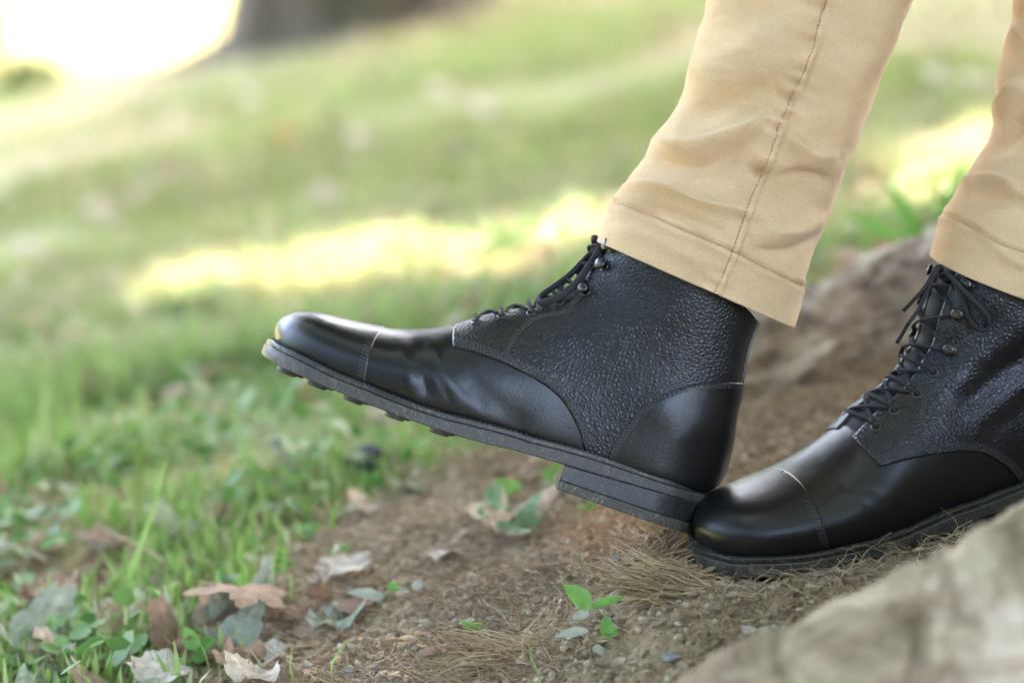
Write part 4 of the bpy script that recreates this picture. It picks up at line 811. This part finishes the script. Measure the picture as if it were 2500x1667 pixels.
def lobed(seed,curl,lobes=5,deep=.45,rings=8):
    rg=np.random.default_rng(seed); n=90; a=np.linspace(0,2*np.pi,n,endpoint=False)
    f=.62+.38*np.abs(np.cos(lobes*a/2))**1.6*1-.0; f=1-deep*(1-np.abs(np.cos(lobes*a/2))**.8); f*=1+.05*np.sin(a*13+seed)+.03*rg.normal(size=n); f*=.8+.3*np.cos(a)
    V=[[0,0,0]]; T=[]
    for k_ in range(1,rings+1):
        t=k_/rings
        for i in range(n):
            x_=f[i]*t*math.cos(a[i]);y_=f[i]*t*math.sin(a[i]); V.append([x_,y_,0])
    V=np.array(V); rad=np.hypot(V[:,0],V[:,1]); an=np.arctan2(V[:,1],V[:,0])
    V[:,2]=curl*(rad**2*(.5+.5*np.cos(lobes*an))*.9+.35*V[:,0]**2)+.06*np.sin(V[:,0]*5+seed)*rad+.05*np.sin(an*5+seed)*rad+.10*rad*fbm(V*2.2+seed*3.3,3)
    T=[[0,1+i,1+(i+1)%n] for i in range(n)]; Q=[]
    for k_ in range(rings-1):
        for i in range(n): Q.append([1+k_*n+i,1+(k_+1)*n+i,1+(k_+1)*n+(i+1)%n,1+k_*n+(i+1)%n])
    me_=mesh('fallen_leaf',V,[np.array(Q),np.array(T)]); at_=me_.attributes.new('vein','FLOAT','POINT'); at_.data.foreach_set('value',(np.clip(np.abs(np.cos(lobes*an/2))**60+.25*np.abs(np.sin(rad*16+2*np.abs(np.sin(lobes*an/2))))**10,0,1)).astype(np.float32)); return me_
LF=[lobed(1,-.32),lobed(2,.5),lobed(3,-.2,5,.3),lobed(4,.8,3,.25),lobed(5,.15,2,.1)]
MATS={}
TPLW=['lobed down-curled','lobed up-curled','shallow-lobed','cupped three-lobed','smooth oval']
MATW={'tan_dead_leaf':'tan','pale_dead_leaf':'cream','half_green_leaf':'half-green','grey_green_leaf':'grey-green','brown_dead_leaf':'brown','orange_dead_leaf':'orange'}
def place_leaf(px,size,tpl,mat,rot,tilt,label,lift=.3,group=None,xyz=None,name='fallen_leaf'):
    p=hit(*px) if xyz is None else xyz; key=(tpl,mat.name)
    if key not in MATS: me_=LF[tpl].copy(); me_.materials.clear(); me_.materials.append(mat); MATS[key]=me_
    o=bpy.data.objects.new(name,MATS[key]); COL.objects.link(o); o.scale=(size,size,size); o.location=Vector(p)+Vector((0,0,size*lift)); o.rotation_euler=(tilt[0]*.6,tilt[1]*.6,rot); o['label']=label.replace('LOOK',MATW[mat.name]+' '+TPLW[tpl]); o['category']='leaf'
    o['group']=group or 'fallen leaves near the boots'
    if px is not None:
        bpy.context.view_layer.update() if False else None
    return o
for a in [((610,1560),.046,0,M_L1,2.2,(.35,-.1),'large tan lobed leaf arched over the soil edge',.75),((1215,1330),.034,1,M_L3,.6,(.75,.25),'pinkish leaf with green blotches propped below the raised sole',.55),((1100,1370),.020,2,M_L2,2.8,(.3,.2),'torn cream leaf lying beside the green-blotched leaf',.4),
 ((290,1560),.036,2,M_L1,.3,(.5,.1),'tan leaf with grey patch tucked among weeds',.4),((65,1640),.034,3,M_L4,1.4,(.6,.2),'curled grey-green leaf with holes on leaf litter',.5),((70,1400),.030,2,M_L2,2.0,(.7,0),'sunlit cream leaf standing bright above the litter',.6),((120,1480),.040,4,M_L5,.1,(.3,.1),'broad brown leaf lying flat in the litter',.3),
 ((405,1335),.026,4,M_L4,1.5,(1.1,.1),'pale grey-green leaf standing upright in grass',.7),((885,1265),.022,2,M_L1,1.0,(.9,.2),'small pinkish leaf upright beside clover',.6),((1170,1290),.017,4,M_L2,.4,(.6,.3),'small white underside of a leaf above the blotched leaf',.7),((470,1620),.030,3,M_L5,2.6,(.35,.2),'dark brown leaf under the green weeds',.3),
 ((760,1570),.022,4,M_L1,.7,(.3,-.2),'narrow rolled tan leaf on the crumbly soil',.3),((330,1640),.026,2,M_L1,1.2,(.3,.3),'small tan leaf below the weeds',.3),((545,1610),.024,3,M_L4,.9,(.5,.1),'grey-green drooping leaf beside the arched tan leaf',.5),((730,1520),.024,2,M_L5,.2,(.2,.1),'dull brown leaf scrap behind the arched tan leaf',.3),
 ((1390,1230),.022,4,M_L4,.9,(.9,.1),'grey-green leaf standing under the heel',.6),((1010,1215),.020,2,M_L4,1.9,(.7,.1),'pale grey leaf behind the bare soil',.5),((700,1180),.026,4,M_L4,1.5,(1.2,.1),'broad pale green-grey leaf upright in tall grass',.8),((560,1290),.018,2,M_L1,.5,(.5,.2),'small tan leaf caught among grass blades',.6),((170,1230),.024,2,M_L2,1.7,(.6,.1),'faded cream leaf in the green grass',.6),
 ((735,975),.024,2,M_L6,.3,(.6,.1),'orange leaf in the grass below the raised toe',.6),((925,1045),.02,2,M_L2,.4,(.6,.2),'whitish leaf scrap in the grass under the raised sole',.6),((1480,1395),.008,4,M_L1,.4,(.3,.1),'tiny tan leaf scrap on orange bark crumbs',.4),((2110,1485),.010,4,M_L2,.4,(.3,.1),'small cream leaf scrap by the pale root',.4)]:
    place_leaf(a[0],a[1],a[2],a[3],a[4],a[5],a[6],a[7])
# litter at the lower left and out over the lawn
x,y,z=scat(900,-.7,.1,-.12,.5,60,60); k=np.where((dirtness(x,y)<.04)&(-y*1.2-x*.5>RNG.uniform(-.25,.25,len(x))))[0][:80]
for i in k: place_leaf(None,RNG.uniform(.012,.026),int(RNG.integers(0,5)),[M_L1,M_L1,M_L5,M_L4,M_L2][int(RNG.integers(0,5))],RNG.uniform(0,6.28),RNG.normal(0,.35,2),'LOOK dead leaf in the litter at the edge of the grass',.35,'leaf litter at the grass edge',np.array([x[i],y[i],z[i]]))
yy=.5+7.5*RNG.random(700)**1.5; xx=RNG.uniform(-1,1,700)*(.24*(yy+1.6)); zz=terrain(xx,yy); k=np.where(visible(xx,yy,zz,20,20))[0][:120]
for i in k: place_leaf(None,RNG.uniform(.012,.028),int(RNG.integers(0,5)),[M_L2,M_L1,M_L1,M_L5,M_L5,M_L1][int(RNG.integers(0,6))],RNG.uniform(0,6.28),RNG.normal(0,.4,2),'LOOK dry leaf lying out on the lawn behind the boots',.4,'dry leaves scattered on the lawn',np.array([xx[i],yy[i],zz[i]+.012]))
for q in ((1065,255),(875,380),(605,270),(235,560),(790,525),(1170,300),(60,660),(2280,235),(2380,250),(690,370)):
    h_=hit(*q); place_leaf(None,.036,2,M_L2 if q!=(690,370) else M_L6,.4,(.7,.1),'LOOK dry leaf lying out on the lawn behind the boots',.5,'dry leaves scattered on the lawn',h_+np.array([0,0,.012]))
# ------------------------------------------------------------------ seedlings and weeds
M_GL=island('seedling_leaf',[(0,(.15,.34,.06)),(.5,(.20,.42,.09)),(1,(.26,.44,.13))],.45,trans=.3,nscale=150,namt=.15); M_PL=island('pale_seedling_leaf',[(0,(.42,.46,.34)),(1,(.52,.52,.42))],.6,trans=.25,nscale=120,namt=.2); M_ST=simple('green_stem',(.26,.30,.12),.6); M_STB=simple('brown_stem',(.34,.24,.16),.8); M_WD=island('weed_leaf',[(0,(.10,.27,.05)),(.6,(.15,.36,.07)),(1,(.24,.42,.13))],.5,trans=.35,nscale=120,namt=.2)
def leaf_part(base_,tip,wd,nrm,mat,parent,cup=.25,bend=.15,notch=0.):
    b0=np.asarray(base_);t0=np.asarray(tip);ax_=t0-b0;L=np.linalg.norm(ax_);ax_/=L; n=np.asarray(nrm,float);n-=ax_*(n@ax_);n/=np.linalg.norm(n); s_=np.cross(n,ax_); nu,nv=12,7; V=[]
    for i in range(nu):
        u=i/(nu-1); w_=wd*(math.sin(math.pi*u**.75)**.8)+.0003; w_*=1+notch*math.sin(u*19)
        for j in range(nv):
            v=j/(nv-1)*2-1; V.append(b0+ax_*L*u+s_*w_*v+n*(cup*w_*v*v-bend*L*u*u+.06*w_*math.sin(u*14+v*2)))
    me_=mesh('leaf',np.array(V)-np.array(parent.location),gridfaces(nu,nv)); return obj('leaf',me_,mat,parent)
def seedling(basepx,stem,lv,label,stemmat=M_ST,r=.0007,cat='seedling',group=None,name='seedling'):
    p=hit(*basepx); d=float(proj(p)[1]); root=thing(name,label,cat,Matrix.Translation(Vector(p)),group); root.location=p
    mb=MB(); pts=[p-np.array([0,0,.004])]+[P(*q,d) for q in stem]; tube(mb,smoothpath(pts,14)-p,np.linspace(r,r*.7,14),6); mb.build('stem',stemmat,root)
    for b_,t_,wpx,mt,dz in lv:
        B_=P(*b_,d); T_=P(*t_,d+dz); n_=-F_*.9+U_*.6+np.array([RNG.normal(0,.25),0,RNG.normal(0,.25)]); leaf_part(B_,T_,wpx*d/FPX,n_,mt,root,notch=.05)
        mb=MB(); c_=smoothpath(pts,30); q=c_[np.argmin(np.linalg.norm(c_-B_,axis=1))]
        if np.linalg.norm(q-B_)>.0015: tube(mb,np.array([q,(q+B_)/2+[0,0,.001],B_])-p,r*.6,5); mb.build('stem',stemmat,root)
    return root
seedling((1440,1640),[(1442,1600),(1438,1540),(1440,1482)],[((1441,1484),(1382,1424),26,M_GL,-.004),((1443,1484),(1524,1448),13,M_GL,.006),((1438,1492),(1398,1508),13,M_PL,-.004),((1436,1538),(1356,1548),12,M_PL,-.004),((1487,1560),(1478,1500),17,M_GL,.004),((1490,1548),(1512,1542),6,M_GL,0),((1448,1578),(1472,1590),11,M_PL,-.003)],'two-leaved green seedling with pale lower leaves growing in bare soil',M_STB,.0006)
seedling((1128,1560),[(1140,1545),(1148,1538)],[((1148,1538),(1128,1517),12,M_GL,-.003),((1148,1538),(1182,1515),13,M_GL,.003)],'tiny cupped green sprout alone on crumbly soil')
seedling((1275,1245),[(1262,1215),(1252,1190)],[((1254,1195),(1196,1180),22,M_GL,-.01),((1256,1200),(1258,1168),16,M_GL,.01)],'green sprout with one broad leaf beside the blotched leaf')
seedling((1365,1195),[(1362,1170)],[((1362,1180),(1325,1140),22,M_WD,.0),((1360,1185),(1370,1120),20,M_WD,.01),((1358,1190),(1318,1178),14,M_PL,0)],'broad green weed leaves tucked behind the heel')
seedling((1430,1262),[(1430,1250)],[((1430,1255),(1412,1228),14,M_GL,0),((1432,1252),(1450,1225),12,M_GL,0),((1425,1262),(1390,1260),10,M_PL,0)],'small green sprig just below the heel block')
seedling((940,1500),[(932,1470),(950,1440)],[((930,1455),(850,1440),14,M_PL,-.004),((945,1440),(980,1425),14,M_GL,.004),((935,1450),(905,1460),12,M_PL,-.003),((960,1442),(1000,1440),10,M_PL,.004),((1010,1440),(1030,1412),12,M_PL,.004)],'low spreading sprout with blue-green and pale leaves',M_ST)
seedling((330,1660),[(330,1640)],[((330,1650),(330,1618),22,M_WD,0),((345,1655),(362,1622),16,M_WD,0)],'rounded bright green weed leaf at the litter edge')
seedling((455,1650),[(470,1600),(480,1575)],[((480,1585),(450,1530),20,M_GL,0),((478,1590),(520,1550),18,M_WD,.005),((470,1600),(500,1610),16,M_WD,-.005),((460,1630),(395,1625),18,M_WD,0),((470,1620),(430,1645),14,M_WD,0)],'leafy green weed with a bright folded top leaf')
seedling((370,1590),[(400,1575)],[((400,1580),(340,1555),14,M_WD,0),((395,1582),(410,1578),8,M_WD,0)],'single broad green leaf lying over tan leaf')
seedling((130,1660),[(160,1610),(200,1570),(255,1545)],[((170,1600),(255,1548),9,M_WD,0),((165,1605),(160,1580),10,M_WD,0),((120,1640),(60,1600),10,M_PL,0)],'trailing green weed stem crossing the dead leaves')
ws=[((560,1440),'jagged pale-edged green weed in the thin grass'),((690,1400),'clump of small green weed leaves behind the arched tan leaf'),((830,1370),'green weed at the border of grass and soil'),((620,1350),'slender green weed among the blades'),((800,1240),'clover-like weed beside the pinkish leaf'),((910,1200),'bright green weed beside the dark stone'),((520,1330),'leafy green weed in front of upright grey leaf'),((250,1320),'broad-leaved green weed in the left grass'),((390,1240),'blue-green weed among the tall blades'),((120,1330),'green weed beside the sunlit cream leaf'),((640,1480),'low green weed touching the arched tan leaf'),((1010,1120),'green weed behind the dark stone'),((300,1450),'small green weed above the tan litter leaf'),((520,1490),'pale green weed left of the arched tan leaf'),((760,1330),'weed with narrow leaves near bare soil')]
for (bx_,by_),lab in ws:
    lv=[];st=(bx_+RNG.uniform(-8,8),by_-RNG.uniform(20,45))
    for q in range(int(RNG.integers(6,10))):
        t_=RNG.random(); b_=(bx_+(st[0]-bx_)*t_,by_+(st[1]-by_)*t_); an=RNG.uniform(-.3,3.45); L_=RNG.uniform(22,46); lv.append((b_,(b_[0]+math.cos(an)*L_,b_[1]-math.sin(an)*L_*.7),RNG.uniform(7,14),M_WD if RNG.random()<.8 else M_PL,RNG.normal(0,.01)))
    seedling((bx_,by_),[st],lv,lab,cat='weed',group='green weeds in the grass edge',name='weed')
bl=hit(55,215); mbw=thing('weed','dark weed clump at the foot of the slender trunk','weed',Matrix.Translation(Vector(bl)),'green weeds in the grass edge')
Vv,Fq=blades(RNG.normal(0,.05,160),RNG.normal(0,.05,160),np.zeros(160),RNG.uniform(.06,.13,160),RNG.uniform(.006,.012,160),.4); obj('foliage',mesh('foliage',Vv,Fq),island('dark_weed',[(0,(.09,.13,.04)),(1,(.16,.20,.07))],.6,trans=.2),mbw)
# tall single blades
def tall(px,py,tx,ty,wd,dz,curve=0.,mat=M_GRASS):
    p=hit(px,py);d=float(proj(p)[1]);t_=P(tx,ty,d+dz);m_=(p+t_)/2+R_*curve; c=smoothpath([p-np.array([0,0,.004]),m_,t_],14); tt,nn,b=frames(c); r_=wd*(1-np.linspace(0,1,14)**2.5)+.0001
    sd_=np.cross(tt,F_); sd_/=np.linalg.norm(sd_,axis=1)[:,None]; V=np.stack([c-sd_*r_[:,None],c-F_*r_[:,None]*.35,c+sd_*r_[:,None]],1)-p; o=obj('grass_blade',mesh('grass_blade',V.reshape(-1,3),gridfaces(14,3)),mat,label='broad fresh green leaf blade rising behind the brown root' if mat is M_WD else ('tall dry straw-coloured grass blade rising above the turf' if mat is M_DRY_SUN else 'tall single green grass blade rising above the turf'),category='grass',group='broad leaf blades behind the root' if mat is M_WD else 'tall single grass blades'); o.location=p
for a in ((270,1500,415,1090,.0024,.02,.004),(668,1250,560,950,.0024,.06,-.006),(660,1270,600,1060,.0022,.02,.0),(590,1260,590,1130,.002,.03,0),(650,1240,705,1130,.0014,.01,0,M_DRY_SUN),(470,1420,250,1290,.0018,.03,.006,M_DRY_SUN),(725,1667,715,1575,.0007,0,-.003),(812,1667,862,1556,.0006,0,-.006),(1335,1660,1290,1540,.0005,0,-.004),(1290,1630,1345,1480,.0005,0,-.01,M_DRY_SUN),(560,1400,585,1310,.0016,0,.002),(80,1540,-20,1420,.0016,0,.0),(1420,1400,1405,1330,.0008,.01,.002),(2230,640,2050,515,.007,.0,.012,M_WD),(2240,630,2160,430,.008,.05,.006,M_WD),(2300,610,2365,385,.009,.05,-.004,M_WD),(2330,600,2395,430,.007,.1,.004,M_WD),(2200,640,2130,520,.006,.1,.0,M_WD)): tall(*a)
# ------------------------------------------------------------------ stones, twigs, chips
def stone(px,r,mat,label,flat=.75,seed=0,name='stone',cat='stone'):
    p=hit(*px); nu,nv=22,14; a=np.arange(nu)/nu*2*np.pi; b=np.linspace(.02,np.pi-.02,nv); q=np.stack([np.sin(b)[:,None]*np.cos(a)[None],np.sin(b)[:,None]*np.sin(a)[None],np.cos(b)[:,None]+0*a[None]],-1)
    q=q*(1+.35*fbm(q*1.5+seed*7.1,3))[...,None]*r*np.array([1.15,.9,flat]); o=obj(name,mesh(name,q.reshape(-1,3),gridfaces(nv,nu,True)),mat,label=label,category=cat); o.location=Vector(p)+Vector((0,0,r*flat*.45)); return o
def stonemat(name,c):
    m,nt,b=NM(name); o=objco(nt); r=ramp(nt,noise(nt,220,5,.7,o),[(.3,tuple(q*.7 for q in c)),(.7,tuple(min(1,q*1.3) for q in c))]); nt.links.new(r.outputs[0],b.inputs['Base Color']); b.inputs['Roughness'].default_value=.8; bump(nt,b,noise(nt,400,4,.7,o),.4,.001); return m
MS1=stonemat('dark_stone',(.05,.05,.07)); MS2=stonemat('grey_stone',(.26,.26,.26)); MS3=stonemat('pale_stone',(.48,.44,.38)); MS4=stonemat('orange_stone',(.45,.22,.12)); MS5=stonemat('tan_stone',(.40,.29,.19))
for a in (((905,1140),.016,MS1,'dark shiny stone on the ground beneath the raised sole',.8,1),((1662,1385),.0060,MS2,'grey stone right at the toe of the flat boot',.55,2),((1830,1545),.0050,MS3,'cream stone chip on soil by the pale root',.5,3),((1880,1550),.0055,MS3,'larger cream stone half buried by the pale root',.7,4),((2035,1405),.0055,MS3,'beige clod against the flat boot sole',.7,5),((2238,1322),.0050,MS4,'orange-pink pebble next to the bark chip',.7,6),((1520,1370),.0055,MS2,'flat grey stone among orange bark',.4,7),((925,1655),.0055,MS1,'dark pebble on the crumbly orange soil',.6,8),((855,1645),.0042,MS2,'grey-green pebble beside the dark pebble',.6,9),((1255,1575),.0040,MS1,'dark grey pebble above the straw tuft',.7,10),((960,1580),.0035,MS5,'small peach-coloured pebble on orange soil',.6,11),((1640,1610),.0048,MS2,'bluish grey pebble on dark soil',.5,12),((1455,1445),.0045,MS5,'tan clod beside the big seedling leaf',.7,13),((1215,1500),.0040,MS2,'dull grey pebble near the bent twig',.8,14),((1570,1520),.0035,MS3,'off-white crumb of stone on dark soil',.6,15),((1905,1500),.0036,MS2,'small grey pebble below the flat sole',.6,16)): stone(*a)
def twig(pxs,r,mat,label,dz=None,name='twig'):
    p=hit(*pxs[0]);d=float(proj(p)[1]); pts=np.array([P(*q,d+(0 if dz is None else dz*i)) for i,q in enumerate(pxs)]); mb=MB(); c=smoothpath(pts,30)+.0006*np.stack([fbm(np.stack([np.arange(30)*.4+k_*9,np.zeros(30),np.zeros(30)],-1),2) for k_ in range(3)],-1)
    tube(mb,c-p,np.linspace(r,r*.6,30),7); o=mb.build(name,mat,None,label=label,category='twig'); o.location=p
MT1=stonemat('brown_twig',(.33,.19,.12)); MT2=stonemat('tan_twig',(.52,.33,.18)); MT3=stonemat('pale_twig',(.62,.56,.46))
twig([(1272,1550),(1266,1500),(1252,1475),(1232,1450),(1214,1418)],.0012,MT1,'bent reddish-brown twig sticking up from the soil')
twig([(1310,1520),(1330,1490),(1355,1458)],.0007,MT2,'thin straight tan twig leaning beside the bent one'); twig([(1355,1520),(1375,1500),(1385,1475)],.0006,MT2,'short curved tan twig near the big seedling')
twig([(1165,1595),(1205,1608),(1250,1612),(1270,1600)],.0013,MT3,'curved whitish twig lying on straw',.004); twig([(1290,1412),(1283,1440),(1286,1465)],.0018,MT3,'short greyish-white twig stub'); twig([(990,1575),(1050,1545),(1095,1517)],.0010,MT2,'thin orange twig pointing to the tiny sprout',.012); twig([(770,1625),(830,1580),(870,1555)],.0024,MT2,'thick peeled tan twig on orange soil',.012); twig([(1460,1625),(1520,1615),(1580,1618)],.0012,MT3,'cream rootlet lying on dark soil',.004); twig([(900,1340),(940,1380),(990,1370)],.0016,MT3,'pale curved twig among the leaf litter',.004); twig([(1560,1660),(1700,1600),(1850,1560)],.0008,MT1,'long dark rootlet crossing the soil by the pale root',.006)
def dryleaf():   # narrow curled dry leaf
    pts=[(995,1645),(1020,1612),(1060,1600),(1095,1590),(1105,1570)]; p=hit(*pts[0]); d=float(proj(p)[1]); c=smoothpath([P(*q,d+.006*i) for i,q in enumerate(pts)],24); t,n,b=frames(c); w_=.0055*np.sin(np.linspace(.15,2.9,24))+.0005
    V=np.stack([c+U_*(w_*q)[:,None]+F_*(w_*.6*(1-abs(q)))[:,None] for q in (-1,-.5,0,.5,1)],1)-p; o=obj('fallen_leaf',mesh('fallen_leaf',V.reshape(-1,3),gridfaces(24,5)),M_L1.copy(),label='long narrow curled tan leaf on the bare soil',category='leaf',group='fallen leaves near the boots'); o.location=p
dryleaf()
def chip(px,L,label):
    p=hit(*px); mb=MB(); n=10; xs=np.linspace(-1,1,n); V=[]
    for i,x_ in enumerate(xs):
        h_=.28*(1-abs(x_)**2.5)+.05; k1=.05*math.sin(i*2.3)
        for yv,zv in ((-1,0),(-.6,.9),(.6,1.),(1,.2),(.4,-.8),(-.5,-.9)): V.append([x_*L,yv*h_*L*(1+k1*2),zv*.10*L*(1+.3*math.sin(i*1.7+yv))+k1*L*.3])
    o=obj('bark_chip',mesh('bark_chip',np.array(V),[gridfaces(n,6,True),np.array([[0,5,4],[0,4,3],[0,3,2],[0,2,1]]),np.array([[(n-1)*6+q for q in t] for t in ([0,1,2],[0,2,3],[0,3,4],[0,4,5])])],True,35),MS3,label=label,category='bark'); o.location=Vector(p)+Vector((0,0,.006)); o.rotation_euler=(.5,-.45,.2)
chip((2262,1312),.011,'flat beige bark chip leaning against the flat boot sole')
seedling((2330,1300),[(2325,1280)],[((2325,1290),(2322,1262),9,M_PL,0),((2315,1300),(2300,1312),6,M_GL,0)],'small pale sprout growing beside the flat boot sole')
seedling((1240,1560),[(1238,1540)],[],'thin grass sprig in soil') if False else None
